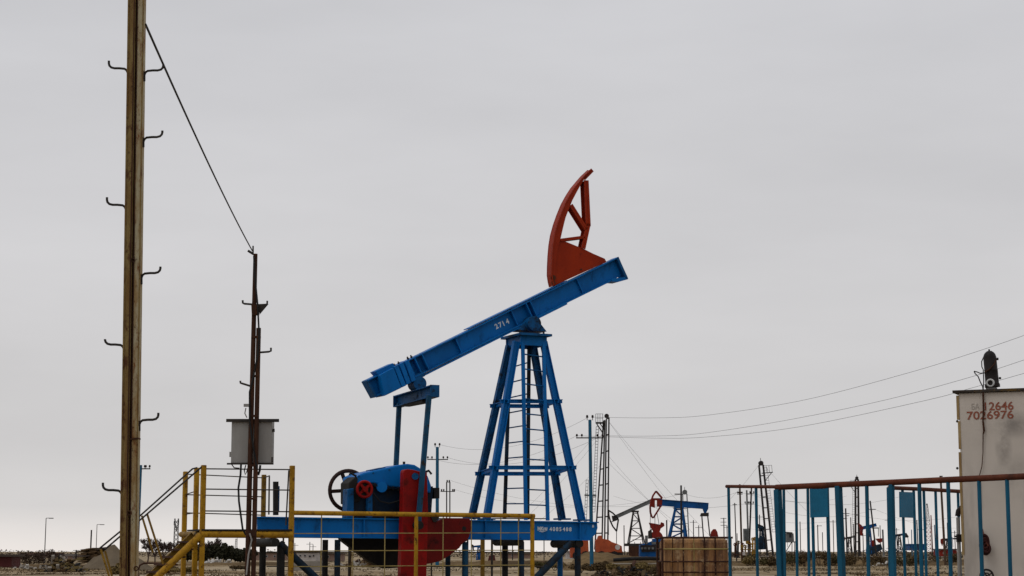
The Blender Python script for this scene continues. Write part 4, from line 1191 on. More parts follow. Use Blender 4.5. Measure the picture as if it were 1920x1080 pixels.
for x, y, dd in thin:
    p = S(x, y, dd)
    t = thing('pole', lab[x], 'pole', V((p.x, dd, 0)), 'thin poles on the horizon')
    MB().tube([V((p.x, dd, -0.3)), p], 0.10, 6).build('shaft', 'far_steel' if x != 408 else 'far_grey', t)
    if x in (581, 553, 587, 1728):
        MB().bar(p + V((-0.9, 0, -0.6)), p + V((0.9, 0, -0.6)), 0.1, 0.1).build('cross_arm', 'far_steel', t)

more = [(1424, 965, 400, 'thin pole just left of the leaning mast foot'), (1462, 985, 460, 'thin pole hidden by the thick teal post'), (1500, 978, 430, 'thin pole between the second and third thin railing bars'), (1542, 998, 500, 'short pole under the teal sheet plate'), (1562, 975, 480, 'thin pole touching the second thick teal post'), (1618, 1000, 450, 'short pole left of the small red pump head'), (1650, 985, 480, 'thin pole right of the small blue pumpjack beam'), (1664, 972, 500, 'thin pole left of the rear railing corner post'), (1681, 990, 520, 'thin pole behind the tiny dark pumpjack'), (1735, 968, 500, 'thin pole just left of the red and white derrick'), (1776, 980, 460, 'thin pole between the wooden pole and the last bar'), (1790, 995, 480, 'short pole beside the grey standpipe'), (1310, 985, 420, 'thin pole between the far blue tower and its pitman arms'), (1300, 975, 420, 'thin pole right of the small thin lattice mast'), (1363, 985, 480, 'short pole at the right rim of the rusty tank'), (1170, 985, 400, 'thin pole between the grey pump head and its tower')]
for x, y, dd, lb_ in more:
    p = S(x, y, dd)
    t = thing('pole', lb_, 'pole', V((p.x, dd, 0)), 'thin poles on the horizon')
    MB().tube([V((p.x, dd, -0.3)), p], 0.11, 6).build('shaft', 'far_steel', t)
    if x % 3 != 0:
        MB().bar(p + V((-0.8, 0, -0.5)), p + V((0.8, 0, -0.5)), 0.1, 0.1).build('cross_arm', 'far_steel', t)

# street lamps at far left
for px, top, dd, lb_ in ((86.5, 971.5, 280, 'taller grey street lamp on the far left skyline'), (182, 983.5, 350, 'shorter grey street lamp behind the plank stack on the left')):
    p = S(px, top, dd)
    t = thing('street_lamp', lb_, 'street lamp', V((p.x, dd, 0)), 'street lamps on the left skyline')
    MB().tube([V((p.x - 0.05, dd, -0.3)), p], 0.085, 6, r2=0.06).build('post', 'lamp_grey', t)
    MB().tube([p, S(px + 6, top - 0.2, dd)], 0.05, 6).build('arm', 'lamp_grey', t)
    MB().box(S(px + 9.5, top + 0.2, dd), ppm(dd) * 8, 0.3, 0.12).build('lamp_head', 'far_steel', t)

# telecom towers
def telecom(label, px, top, dist, wbase, wtop, mat, dishes):
    p = S(px, top, dist)
    t = thing('telecom_tower', label, 'tower', V((p.x, dist, 0)))
    mb = MB(); n = 9
    for sx_ in (-1, 1):
        for sy_ in (-1, 1):
            mb.bar(V((p.x + sx_ * wbase / 2, dist + sy_ * wbase / 2, 0)), V((p.x + sx_ * wtop / 2, dist + sy_ * wtop / 2, p.z)), 0.10, 0.10)
    for k in range(n):
        a, b = k / n, (k + 1) / n
        wa, wb_ = wbase + (wtop - wbase) * a, wbase + (wtop - wbase) * b
        for sy_ in (-1, 1):
            for s in (-1, 1):
                mb.bar(V((p.x - s * wa / 2, dist + sy_ * wa / 2, p.z * a)), V((p.x + s * wb_ / 2, dist + sy_ * wb_ / 2, p.z * b)), 0.06, 0.06)
    mb.build('lattice', mat, t)
    if dishes:
        for y, dx in ((976, -3), (976, 3.5), (981, -4), (980, 3.5), (986, -2), (986, 3), (992, 0)):
            MB().box(S(px + dx, y, dist - 1), 0.28, 0.2, 0.9).build('antenna_panel', 'lamp_grey', t)
    return t
telecom('dark telecom tower with antenna panels behind the bare trees', 331, 975, 420, 1.0, 0.75, 'far_steel', True)
telecom('small pale lattice tower on the skyline under the platform', 443, 1010, 900, 1.3, 0.6, 'lamp_grey', False)

# ------------------------------------------------------------------ workover masts
def mast(label, base, topp, dist, wd, mat, platform=True, side=1, base_z=0.0, nb=9, ladder_=True, rail=0.2):
    q = S(topp[0], topp[1], dist)
    p = V((S(base[0], HOR, dist).x, dist, base_z))
    t = thing('drilling_mast', label, 'mast', p, 'workover masts standing over wells')
    ax = (q - p).normalized(); H = (q - p).length
    X = V((1, 0, 0)); X = (X - ax * X.dot(ax)).normalized(); Yq = ax.cross(X)
    def P(u, v, h):
        k = wd * (1.0 - 0.28 * h)
        return p + ax * (H * h) + X * (u * k / 2) + Yq * (v * k / 2)
    mb = MB()
    for u in (-1, 1):
        for v in (-1, 1):
            mb.bar(P(u, v, 0), P(u, v, 1), rail, rail)
    for k in range(nb + 1):
        h = k / nb
        for v in (-1, 1):
            mb.bar(P(-1, v, h), P(1, v, h), rail * 0.75, rail * 0.75)
        for u in (-1, 1):
            mb.bar(P(u, -1, h), P(u, 1, h), rail * 0.6, rail * 0.6)
            if k < nb:
                mb.bar(P(u, -1 if k % 2 else 1, h), P(u, 1 if k % 2 else -1, (k + 1) / nb), rail * 0.5, rail * 0.5)
    mb.build('lattice', mat, t)
    c = P(0, 0, 1.0)
    MB().tube([c - Yq * wd * 0.35 + ax * 0.3, c + Yq * wd * 0.35 + ax * 0.3], wd * 0.42, 14).build('crown_block', mat, t)
    MB().tube([c + ax * 0.3, c + ax * (0.3 + wd * 0.9)], 0.05, 6).build('finial', mat, t)
    if platform:
        h = 0.915
        e = P(side, 0, h)
        pl = MB()
        pl.bar(P(0, 0, h), e + X * side * 1.5 * wd, 0.8, 0.12, up=ax)
        pl.bar(P(side, 0, h - 0.085), e + X * side * 1.35 * wd, 0.1, 0.1)
        o = pl.build('monkey_board', mat, t)
        rl_ = MB()
        for k in range(4):
            a = e + X * side * wd * 1.45 * k / 3
            rl_.tube([a, a + ax * 1.15], 0.03, 4)
        rl_.tube([e + ax * 1.15, e + X * side * wd * 1.45 + ax * 1.15], 0.025, 4)
        rl_.build('guard_rail', mat, o)
    if ladder_:
        ld_ = MB()
        b0, b1 = P(side * 2.3, 0, 0.3), P(side * 2.0, 0, 0.97)
        for s in (-0.25, 0.25):
            ld_.tube([b0 + X * s, b1 + X * s], 0.028, 4)
        for k in range(26):
            m = b0.lerp(b1, k / 25)
            ld_.tube([m - X * 0.25, m + X * 0.25], 0.025, 4)
        ld_.build('ladder', 'far_grey', t)
    return t
# the tall one is two leaning legs of lattice
MD = 220.0
def mast_tall():
    t = thing('drilling_mast', 'tallest black lattice mast with board and ladder, right of the blue cross-arm pole', 'mast', onG(1128, MD, 0), 'workover masts standing over wells')
    f = lambda x, y, dy=0: S(x, y, MD + dy)
    r = 0.17
    for (a, b, c, e) in (((1115, 1030), (1131.5, 790), (1128.5, 1030), (1133.8, 788)), ((1133.5, 1030), (1136.8, 786), (1139.5, 1030), (1141.8, 783))):
        mb = MB()
        for (x0, y0), (x1, y1) in ((a, b), (c, e)):
            for dy in (0, 0.8):
                mb.bar(f(x0, y0, dy), f(x1, y1, dy), r, r)
        n = 8
        for k in range(n + 1):
            h = k / n
            l0, r0 = V((*a, 0)).lerp(V((*b, 0)), h), V((*c, 0)).lerp(V((*e, 0)), h)
            for dy in (0, 0.8):
                mb.bar(f(l0.x, l0.y, dy), f(r0.x, r0.y, dy), 0.15, 0.15)
            if k < n:
                r1 = V((*c, 0)).lerp(V((*e, 0)), (k + 1) / n); l1 = V((*a, 0)).lerp(V((*b, 0)), (k + 1) / n)
                mb.bar(f(l0.x, l0.y, 0), f(l0.x, l0.y, 0.8), 0.1, 0.1)
        mb.build('lattice_leg', 'far_steel', t)
    MB().tube([f(1137.5, 780, -0.3), f(1137.5, 780, 1.1)], ppm(MD) * 4.4, 16).build('crown_block', 'far_steel', t)
    mb = MB().bar(f(1117, 793), f(1134, 793), 0.9, 0.16, up=Z).bar(f(1119, 795), f(1131, 813), 0.13, 0.13).bar(f(1125, 794), f(1133, 806), 0.1, 0.1)
    o = mb.build('monkey_board', 'far_steel', t)
    mb = MB()
    for x in (1117, 1121, 1125, 1130):
        mb.tube([f(x, 793), f(x, 776)], 0.03, 4)
    mb.tube([f(1117, 776), f(1131, 776)], 0.025, 4).tube([f(1117, 784), f(1131, 784)], 0.025, 4)
    mb.build('guard_rail', 'far_grey', o)
    ld_ = MB()
    a0, a1 = V((1113, 960, 0)), V((1120, 800, 0))
    for s in (-2.2, 2.6):
        ld_.tube([f(a0.x + s, a0.y, 0.5), f(a1.x + s, a1.y, 0.5)], 0.028, 4)
    for k in range(30):
        m = a0.lerp(a1, k / 29)
        ld_.tube([f(m.x - 2.4, m.y, 0.5), f(m.x + 2.8, m.y, 0.5)], 0.028, 4)
    b0, b1 = V((1096, 1010, 0)), V((1101, 900, 0))
    for s in (-2, 2):
        ld_.tube([f(b0.x + s, b0.y, 0.5), f(b1.x + s, b1.y, 0.5)], 0.028, 4)
    for k in range(18):
        m = b0.lerp(b1, k / 17)
        ld_.tube([f(m.x - 2.2, m.y, 0.5), f(m.x + 2.2, m.y, 0.5)], 0.028, 4)
    ld_.bar(f(1096, 928.5, 0.3), f(1118, 929.5, 0.3), 0.2, 0.2)
    ld_.build('ladder', 'far_grey', t)
    MB().tube([f(1140.5, 966), f(1141, 1003)], 0.05, 5).build('hanging_hose', 'far_steel', t)
mast_tall()
mast('leaning black lattice mast behind the left end of the blue railing', (1445, HOR), (1427, 872), 300, 0.92, 'far_steel', True, 1)
mast('upright black lattice mast right of the thick teal posts', (1607, HOR), (1606.5, 899), 370, 0.72, 'far_steel', True, -1, rail=0.26)
mast('small thin lattice mast with a round head behind the blue far pumpjack', (1288, HOR), (1284, 926), 330, 1.0, 'far_grey', False, 1, ladder_=False, rail=0.11)

# red and white derrick
dr = thing('derrick', 'slender red and white lattice derrick far behind the right railing', 'derrick', onG(1746, 500))
def derr(a, b, w0, w1, mat, nm, n=7, z=0.09):
    mb = MB()
    for k in range(n + 1):
        h = k / n
        x = a[0] + (b[0] - a[0]) * h; y = a[1] + (b[1] - a[1]) * h; ww = w0 + (w1 - w0) * h
        mb.bar(S(x - ww, y, 500), S(x + ww, y, 500), z, z)
        if k < n:
            x2 = a[0] + (b[0] - a[0]) * (k + 1) / n; y2 = a[1] + (b[1] - a[1]) * (k + 1) / n; w2 = w0 + (w1 - w0) * (k + 1) / n
            for s in (-1, 1):
                mb.bar(S(x + s * ww, y, 500), S(x2 + s * w2, y2, 500), z, z)
                mb.bar(S(x + s * ww, y, 500), S(x2 - s * w2, y2, 500), z * .7, z * .7)
    mb.build(nm, mat, dr)
M['pale_steel'] = paint('pale steel', (0.42, 0.40, 0.40), (0.33, 0.31, 0.31), None, (0.5, 0.6), 1, 0.6)
derr((1741, 1036), (1741, 990), 5.0, 4.0, 'far_red', 'lower_lattice', 6, 0.11)
derr((1741, 990), (1738.5, 948), 4.0, 1.0, 'pale_steel', 'upper_lattice', 6, 0.13)
MB().ball(S(1738, 946, 500), 0.22, 0.22, 0.3).build('head', 'far_steel', dr)
MB().tube([S(1749, 1036, 500), S(1745.5, 966, 500)], 0.14, 6).build('boom', 'far_red', dr)

# ------------------------------------------------------------------ orange workover truck beside the tall mast
tk = thing('workover_truck', 'faded orange workover truck hull behind the bank, right of the blue pole', 'truck', onG(1118, 205))
D2 = 205.0
def TK(x, y, dy=0): return S(x, y, D2 + dy)
MB().prism([TK(*p) for p in ((1072, 1013), (1103, 1013), (1104, 1033), (1098, 1046), (1070, 1046), (1069, 1030))], V((0, 2.6, 0))).build('cab', 'orange', tk, bevel=0.05)
MB().prism([TK(*p) for p in ((1117, 1036), (1117, 1013), (1121, 1010), (1123, 1004), (1128, 1004), (1130, 1010), (1141, 1012), (1147, 1016), (1158, 1020), (1166, 1024), (1167, 1036))], V((0, 2.6, 0))).build('hood', 'orange', tk, bevel=0.06)
MB().prism([TK(*p, 0.1) for p in ((1070, 1036), (1168, 1034), (1168, 1042), (1070, 1044))], V((0, 2.2, 0))).build('chassis', 'dark_steel', tk)
MB().tube([TK(1158, 1026, -0.05), TK(1158, 1026, 0.2)], 0.28, 14).build('tank_end', 'plaster_white', tk)
MB().prism([TK(*p, -0.02) for p in ((1076, 1017), (1092, 1017), (1092, 1025), (1076, 1025))], V((0, 0.05, 0))).build('window', 'pane', tk)
for x in (1082, 1098, 1128, 1152):
    MB().tube([TK(x, 1042, -0.1), TK(x, 1042, 0.4)], 0.5, 16).build('wheel', 'black', tk)

# ------------------------------------------------------------------ far pumpjacks
def far_pump(label, dist, foot, beam0, beam1, bw, tower, cols, head=None, pit=None, crankp=None, base=None, hw=0.16):
    # all outlines stand in a plane across the view at their own distance, with real thickness along it
    f = lambda x, y, dy=0.0: S(x, y, dist + dy)
    t = thing('pumpjack', label, 'pumpjack', onG(foot, dist), 'pumpjacks working in the distance')
    cb, ct, ch_, cc2 = cols
    (xl, yl), (xr, yr), (tlx, tly), (trx, try_) = tower
    mb = MB()
    for a, b, d0, d1 in (((xl, yl), (tlx, tly), -1.0, -0.35), ((xr, yr), (trx, try_), -1.0, -0.35), ((xl + 3, yl), (tlx + 0.6, tly), 1.0, 0.35), ((xr + 3, yr), (trx + 0.6, try_), 1.0, 0.35)):
        o = MB().bar(f(*a, d0), f(*b, d1), hw, hw).build('tower_leg', ct, t)
    n = 4
    for k in range(1, n + 1):
        h = k / n * 0.96
        L_ = (xl + (tlx - xl) * h, yl + (tly - yl) * h); R_ = (xr + (trx - xr) * h, yr + (try_ - yr) * h)
        h0 = (k - 1) / n * 0.96
        L0 = (xl + (tlx - xl) * h0, yl + (tly - yl) * h0)
        R0 = (xr + (trx - xr) * h0, yr + (try_ - yr) * h0)
        mb.bar(f(*L_, -0.8 + .5 * h), f(*R_, -0.8 + .5 * h), hw * .7, hw * .7)
        mb.bar(f(*L_, 0.8 - .5 * h), f(*R_, 0.8 - .5 * h), hw * .6, hw * .6)
        if k % 2: mb.bar(f(*L0, -0.85 + .5 * h), f(*R_, -0.85 + .5 * h), hw * .7, hw * .7)
        else: mb.bar(f(*R0, -0.85 + .5 * h), f(*L_, -0.85 + .5 * h), hw * .7, hw * .7)
    mb.build('tower_brace', ct, t)['kind'] = 'stuff'
    p, q = f(*beam0), f(*beam1)
    mb = MB().bar(p, q, 0.35, ppm(dist) * bw, up=Z)
    dv = (q - p).normalized(); n3 = V((-dv.z, 0, dv.x))
    for s in (-1, 1):
        mb.bar(p + n3 * s * ppm(dist) * bw / 2, q + n3 * s * ppm(dist) * bw / 2, 0.5, 0.05, up=n3)
    mb.build('walking_beam', cb, t)
    MB().box(f((tlx + trx) / 2, tly - 1), ppm(dist) * (trx - tlx + 5), 1.0, ppm(dist) * 3).build('saddle_bearing', ct, t)
    if head:
        hd_ = None
        for kind, pts, wd in head:
            mb = MB()
            if kind == 'line':
                for a, b in zip(pts[:-1], pts[1:]):
                    mb.bar(f(*a), f(*b), 0.5, wd, up=V((0, 0, 1)) if abs(a[0] - b[0]) > abs(a[1] - b[1]) else V((1, 0, 0)))
            else:
                mb.prism([f(*a, -0.2) for a in pts], V((0, 0.4, 0)))
            o = mb.build('horse_head' if hd_ is None else 'head_frame', ch_, hd_ or t)
            hd_ = hd_ or o
    if pit:
        for (a, b, mt, r) in pit:
            MB().tube([f(*a, -0.6), f(*b, -0.6)], r, 6).build('pitman_arm', mt, t)
    if crankp:
        for pts, mt, nm in crankp:
            MB().prism([f(*a, -0.7) for a in pts], V((0, 0.5, 0))).build(nm, mt, t)
    if base:
        for pts, mt, nm, dp in base:
            MB().prism([f(*a, -1.0) for a in pts], V((0, dp, 0))).build(nm, mt, t)
    return t
far_pump('blue pumpjack with a red horse head, facing left above the rusty tank', 190, 1275, (1236, 942), (1328, 949), 11, ((1253, 1010), (1285, 1010), (1266, 953), (1279, 953)), ('far_blue', 'far_blue', 'far_red', 'far_red'),
    head=[('line', [(1230, 921), (1224.5, 929), (1220.5, 940), (1219, 951), (1219.5, 961), (1222, 969), (1225, 971)], 0.16), ('line', [(1230, 921), (1241.5, 934)], 0.17), ('line', [(1225, 971), (1239.5, 948)], 0.15), ('poly', [(1223.5, 934), (1242, 934), (1241, 950), (1232, 950), (1232, 938), (1228, 938), (1228, 952), (1221, 950)], 0)],
    pit=[((1316, 968), (1319, 1008), 'dark_steel', 0.07), ((1327, 968), (1331, 1005), 'dark_steel', 0.07), ((1219.5, 950), (1219, 1000), 'far_steel', 0.03), ((1228, 968), (1228, 990), 'far_steel', 0.03), ((1232, 962), (1236, 985), 'far_steel', 0.03)],
    crankp=[([(1315, 962), (1329, 961), (1329, 968), (1313, 968)], 'dark_steel', 'equaliser_beam'), ([(1318, 954), (1328, 954), (1324, 962), (1321, 962)], 'far_blue', 'tail_bearing'), ([(1332, 1006), (1334, 997), (1338, 992), (1342, 992), (1345, 997), (1347, 1006)], 'far_red', 'counterweight')],
    base=[([(1225, 1010), (1345, 1010), (1345, 1016), (1225, 1016)], 'far_blue', 'skid_beam', 2.0), ([(1232, 1016), (1338, 1016), (1338, 1050), (1232, 1050)], 'dark_steel', 'plinth', 1.6)], hw=0.2)
far_pump('grey pumpjack with its nose down, partly behind the red-headed blue one', 235, 1192, (1153, 970), (1224, 938), 6.5, ((1177, 1019), (1206, 1019), (1187, 960), (1195, 960)), ('far_grey', 'far_steel', 'far_steel', 'far_red'),
    head=[('line', [(1141, 957), (1141.5, 966), (1144, 976), (1149, 987), (1156, 996)], 0.17), ('line', [(1141, 957), (1149, 962), (1155, 968), (1159.5, 974)], 0.17), ('line', [(1156, 996), (1159.5, 974)], 0.17), ('poly', [(1147, 967), (1156, 967), (1158, 975), (1149, 978)], 0), ('line', [(1145, 979), (1157, 975)], 0.1)],
    pit=[((1156, 996), (1156, 1030), 'far_steel', 0.05)],
    crankp=None,
    base=[([(1172, 1019), (1212, 1019), (1212, 1024), (1172, 1024)], 'dark_steel', 'skid_beam', 1.8), ([(1180, 1024), (1204, 1024), (1204, 1060), (1180, 1060)], 'rust_brown', 'plinth', 1.6)], hw=0.15)
# red crank unit of the grey pumpjack, with engine
far_pump_crank = thing('pumpjack_engine', 'red crank and blue engine skid between the two far pumpjacks', 'engine', onG(1225, 210))
f3 = lambda x, y, dy=0: S(x, y, 210 + dy)
MB().prism([f3(*p) for p in ((1217, 980), (1230, 982), (1238, 984), (1240, 979), (1245, 981), (1246, 986), (1239, 991), (1237, 997), (1241, 1001), (1245, 1010), (1241, 1013), (1226, 1009), (1222, 1009), (1222, 1000), (1225, 996), (1221, 990))], V((0, 0.6, 0))).build('crank', 'far_red', far_pump_crank)
MB().prism([f3(*p) for p in ((1216, 996), (1222, 992), (1223, 1010), (1216, 1010))], V((0, 0.8, 0))).build('gearbox', 'dark_steel', far_pump_crank)
MB().prism([f3(*p) for p in ((1200, 1022), (1239, 1010), (1242, 1014), (1241, 1040), (1228, 1046), (1200, 1046))], V((0, 2.0, 0))).build('engine_skid', 'far_blue', far_pump_crank, bevel=0.05)
MB().prism([f3(*p, -0.1) for p in ((1202, 1022), (1232, 1022), (1232, 1034), (1203, 1035))], V((0, 0.3, 0))).build('engine_block', 'far_steel', far_pump_crank)
MB().prism([f3(*p, -0.12) for p in ((1222, 1014), (1238, 1012), (1238, 1020), (1222, 1021))], V((0, 0.3, 0))).build('engine_cover', 'far_grey', far_pump_crank)
MB().tube([f3(1212, 1020), f3(1212, 1004)], 0.16, 8).build('exhaust', 'lamp_grey', far_pump_crank)
for x in (1204, 1210, 1217, 1224):
    MB().tube([f3(x, 1030, -0.2), f3(x, 1026, -0.2)], 0.14, 8).build('filter', 'far_grey', far_pump_crank)
for x in (1190, 1201, 1210):
    MB().tube([f3(x, 1016, -0.3), f3(x, 1027, -0.3)], 0.035, 5).build('rail_post', 'far_steel', far_pump_crank)
MB().tube([f3(1186, 1012, -0.3), f3(1214, 1012, -0.3)], 0.03, 5).build('rail', 'far_steel', far_pump_crank)
# small ones on the right
far_pump('small blue pumpjack with a red head, behind the middle of the blue railing', 340, 1630, (1613, 991), (1643, 984), 5.5, ((1624, 1038), (1634, 1038), (1627, 990), (1631, 990)), ('far_blue', 'far_blue', 'far_red', 'far_red'),
    head=[('poly', [(1610, 981), (1615, 984), (1619, 989), (1617, 1005), (1613.5, 1003), (1613, 994)], 0)],
    pit=[((1647, 990), (1647, 1006), 'far_steel', 0.06)], crankp=[([(1636, 989), (1648, 989), (1648, 991), (1636, 991)], 'far_steel', 'equaliser_beam'), ([(1642, 1010), (1656, 1009), (1657, 1015), (1649, 1018), (1646, 1015)], 'far_red', 'counterweight'), ([(1633, 1014), (1640, 1012), (1643, 1022), (1632, 1026)], 'far_red', 'crank')],
    base=[([(1632, 1026), (1652, 1020), (1655, 1030), (1636, 1040), (1630, 1040)], 'blue_dark', 'skid_beam', 2)])
far_pump('tiny dark pumpjack with a level beam, under the rear teal plate', 420, 1688, (1680, 1004), (1700, 1001), 3.4, ((1682, 1036), (1690, 1036), (1684, 1004), (1687, 1004)), ('far_blue', 'far_steel', 'far_steel', 'far_red'),
    head=[('poly', [(1676.5, 1005), (1679, 1002), (1681, 1003), (1679.5, 1018), (1677, 1012)], 0)], pit=[((1702, 1007), (1704, 1020), 'far_steel', 0.06)], crankp=[([(1696, 1000), (1700, 1000), (1704, 1006), (1703, 1008), (1697, 1008)], 'far_steel', 'equaliser_beam')])
far_pump('far blue pumping unit by the leaning mast, behind the left railing', 290, 1428, (1419, 985), (1429, 989), 6, ((1423, 1030), (1432, 1030), (1425, 990), (1430, 990)), ('far_steel', 'blue_dark', 'far_steel', 'far_blue'),
    head=[('poly', [(1423, 986), (1431, 986), (1432.5, 992), (1432, 1006), (1428, 1006), (1428, 994), (1423, 996)], 0)],
    crankp=[([(1421, 1012), (1426, 1004), (1432, 1008), (1436, 1030), (1419, 1031)], 'blue_dark', 'gearbox'), ([(1418, 1014), (1424, 1010), (1426, 1026), (1419, 1028)], 'far_blue', 'motor')])
far_pump('tiny blue pumping unit seen under the skid at the fence end', 330, 902, (888, 1025), (906, 1023), 3, ((893, 1050), (903, 1050), (896, 1026), (900, 1026)), ('far_blue', 'far_blue', 'far_steel', 'far_red'),
    head=[('poly', [(884, 1020), (888, 1022), (889, 1034), (886, 1032)], 0)], crankp=[([(898, 1034), (905, 1032), (908, 1050), (894, 1050)], 'far_blue', 'gearbox'), ([(917, 1042), (927, 1040), (930, 1054), (914, 1054)], 'maroon', 'motor')])

far_pump('tiny grey pumpjack between the second thick post and the upright mast', 460, 1592, (1583, 1010), (1602, 1006), 3.0, ((1588, 1038), (1596, 1038), (1591, 1009), (1594, 1009)), ('far_grey', 'far_steel', 'far_red', 'far_red'),
    head=[('poly', [(1580, 1007), (1584, 1006), (1584.5, 1012), (1582.5, 1019), (1580, 1013)], 0)], pit=[((1602, 1008), (1603, 1024), 'far_steel', 0.06)])
far_pump('tiny blue pumpjack between the leaning mast and the stilted cabin', 470, 1466, (1459, 1008), (1476, 1012), 3.0, ((1462, 1038), (1470, 1038), (1465, 1010), (1468, 1010)), ('far_blue', 'far_blue', 'far_red', 'far_red'),
    head=[('poly', [(1455, 1006), (1459, 1004), (1460, 1011), (1458, 1019), (1455, 1012)], 0)], pit=[((1476, 1014), (1477, 1026), 'far_steel', 0.06)])
far_pump('tiny red-headed pumpjack near the foot of the wooden pole', 480, 1777, (1768, 1014), (1786, 1009), 3.0, ((1772, 1039), (1781, 1039), (1775, 1012), (1778, 1012)), ('far_blue', 'far_steel', 'far_red', 'far_red'),
    head=[('poly', [(1764, 1011), (1769, 1009), (1769, 1016), (1767, 1024), (1764, 1017)], 0)], pit=[((1786, 1011), (1787, 1026), 'far_steel', 0.06)])

# elevated cabin on stilts
cbn = thing('guard_cabin', 'small grey cabin on thin stilts between blue railing bars', 'cabin', onG(1481, 310))
f4 = lambda x, y, dy=0: S(x, y, 310 + dy)
MB().prism([f4(*p) for p in ((1475, 1000), (1488, 1000), (1489, 1015), (1475, 1015))], V((0, 1.6, 0))).build('wall', 'lamp_grey', cbn)
MB().prism([f4(*p, -0.2) for p in ((1472, 997), (1486, 998), (1486, 1000), (1472, 999.5))], V((0, 2.0, 0))).build('roof', 'far_steel', cbn)
MB().prism([f4(*p, -0.05) for p in ((1480, 1001.5), (1484, 1001.5), (1484, 1008), (1480, 1008))], V((0, 0.1, 0))).build('window', 'pane', cbn)
MB().prism([f4(*p, -0.2) for p in ((1474, 1015.2), (1492, 1015.2), (1492, 1017), (1474, 1017))], V((0, 2.0, 0))).build('deck', 'far_steel', cbn)
for a, b in (((1485, 1017), (1485, 1052)), ((1490, 1017), (1490, 1052)), ((1484, 1017), (1474, 1034))):
    MB().tube([f4(*a), f4(*b)], 0.07, 6).build('stilt', 'far_steel', cbn)

# wellhead tangle in yellow and brown near the tank
wl = thing('wellhead', 'tangle of yellow and rusty wellhead pipes and valves right of the rusty tank', 'wellhead', onG(1400, 200))
f5 = lambda x, y, dy=0: S(x, y, 200 + dy)
for i, (x, y0, y1, r, mt) in enumerate(((1378, 1046, 1018, 0.09, 'rust_brown'), (1384, 1046, 1014, 0.07, 'dark_steel'), (1392, 1056, 1018, 0.07, 'rail_rust'), (1397, 1058, 1022, 0.08, 'yellow_far'), (1404, 1056, 1015, 0.06, 'rust_brown'), (1411, 1058, 1008, 0.09, 'yellow'), (1415, 1054, 1007, 0.08, 'yellow'), (1407, 1056, 1020, 0.05, 'yellow_far'))):
    MB().tube([f5(x, y0, i * .2), f5(x + 0.6, y1, i * .2)], r, 8).build('pipe', mt, wl)
    MB().ring(f5(x + 0.5, y1 + 3, i * .2), V((0.2, 1, 0)), 0.16, 0.04, 12, 5).build('valve_wheel', 'yellow_far' if i % 2 else 'rail_rust', wl)
for x0, x1, y, mt in ((1388, 1418, 1030, 'yellow_far'), (1374, 1396, 1040, 'rust_brown'), (1394, 1420, 1044, 'dark_steel'), (1402, 1418, 1019, 'yellow')):
    MB().tube([f5(x0, y, -.3), f5(x1, y + 1, -.3)], 0.06, 6).build('pipe', mt, wl)
for x, y in ((1391, 1025), (1401, 1017), (1414, 1034), (1395, 1038)):
    MB().box(f5(x, y, -0.4), 0.28, 0.28, 0.35).build('valve', 'plaster_white' if x in (1395,) else 'yellow_far', wl)

# ------------------------------------------------------------------ far buildings
def building(label, pxs, dist, ytop, ybot, wall, roofh, depth=6.0, wins=(), roofm='roof', name='building', cat='building', flat=False):
    a, b = S(pxs[0], ytop, dist), S(pxs[1], ytop, dist)
    z0 = S(pxs[0], ybot, dist).z
    t = thing(name, label, cat, V(((a.x + b.x) / 2, dist + depth / 2, max(z0, 0) * 0)))
    MB().box(((a.x + b.x) / 2, dist + depth / 2, (a.z + z0) / 2), b.x - a.x, depth, a.z - z0).build('wall', wall, t)
    rh = ppm(dist) * roofh
    if flat:
        MB().box(((a.x + b.x) / 2, dist + depth / 2, a.z + rh / 2 + 0.01), b.x - a.x + 0.6, depth + 0.6, rh).build('roof', roofm, t)
    else:
        e = 0.3
        MB().prism([V((a.x - e, dist - e, a.z)), V((a.x - e, dist + depth / 2, a.z + rh)), V((a.x - e, dist + depth + e, a.z))], V((b.x - a.x + 2 * e, 0, 0))).build('roof', roofm, t)
    for x, y, ww, hh in wins:
        c = S(x, y, dist - 0.04)
        fr_ = MB().box(c, ww * ppm(dist) + 0.12, 0.1, hh * ppm(dist) + 0.12).build('window', 'plaster_white', t)
        MB().box(c + V((0, -0.06, 0)), ww * ppm(dist), 0.04, hh * ppm(dist)).build('pane', 'pane', fr_)
    return t
building('maroon sheet-metal trailer hut at the far left edge', (-22, 22), 165, 1044, 1066, 'maroon', 4, 3.0, name='hut', cat='hut', flat=True)
building('long low brown-roofed building left of the plank stack', (112, 158), 420, 1043, 1049, 'plaster_pink', 4, 8, ((125, 1045.5, 2, 2), (138, 1045.5, 2, 2)))
for i, (x0, x1, y, lb_) in enumerate(((30, 44, 1041, 'pale far house left of the tall street lamp'), (44, 58, 1039, 'bluish white far house, middle of the left skyline row'), (58, 72, 1040, 'pale house just left of the tall street lamp'))):
    building(lb_, (x0, x1), 620, y + 1, 1043, 'plaster_white', 3.0, 8, ((x0 + 4, y + 2.2, 1.5, 1.2), (x1 - 4, y + 2.2, 1.5, 1.2)), roofm='roof_red', name='house', cat='house')
building('white far building with small windows under the skid', (556, 592), 300, 1036, 1051, 'plaster_white', 2.5, 7, ((563, 1042, 3, 3), (572, 1042, 3, 3), (581, 1043, 4, 3), (588, 1042, 2.5, 3)), flat=True)
building('long pinkish wall building left of the white one under the skid', (468, 555), 330, 1037, 1051, 'plaster_pink', 2.0, 7, ((500, 1043, 3, 3), (515, 1043, 3, 3), (540, 1043, 3, 3)), flat=True)
building('dull brown shed right of the white building under the skid', (592, 640), 310, 1039, 1052, 'plaster_pink', 2.0, 7, ((601, 1044, 3, 4), (615, 1044, 3, 4)), flat=True)
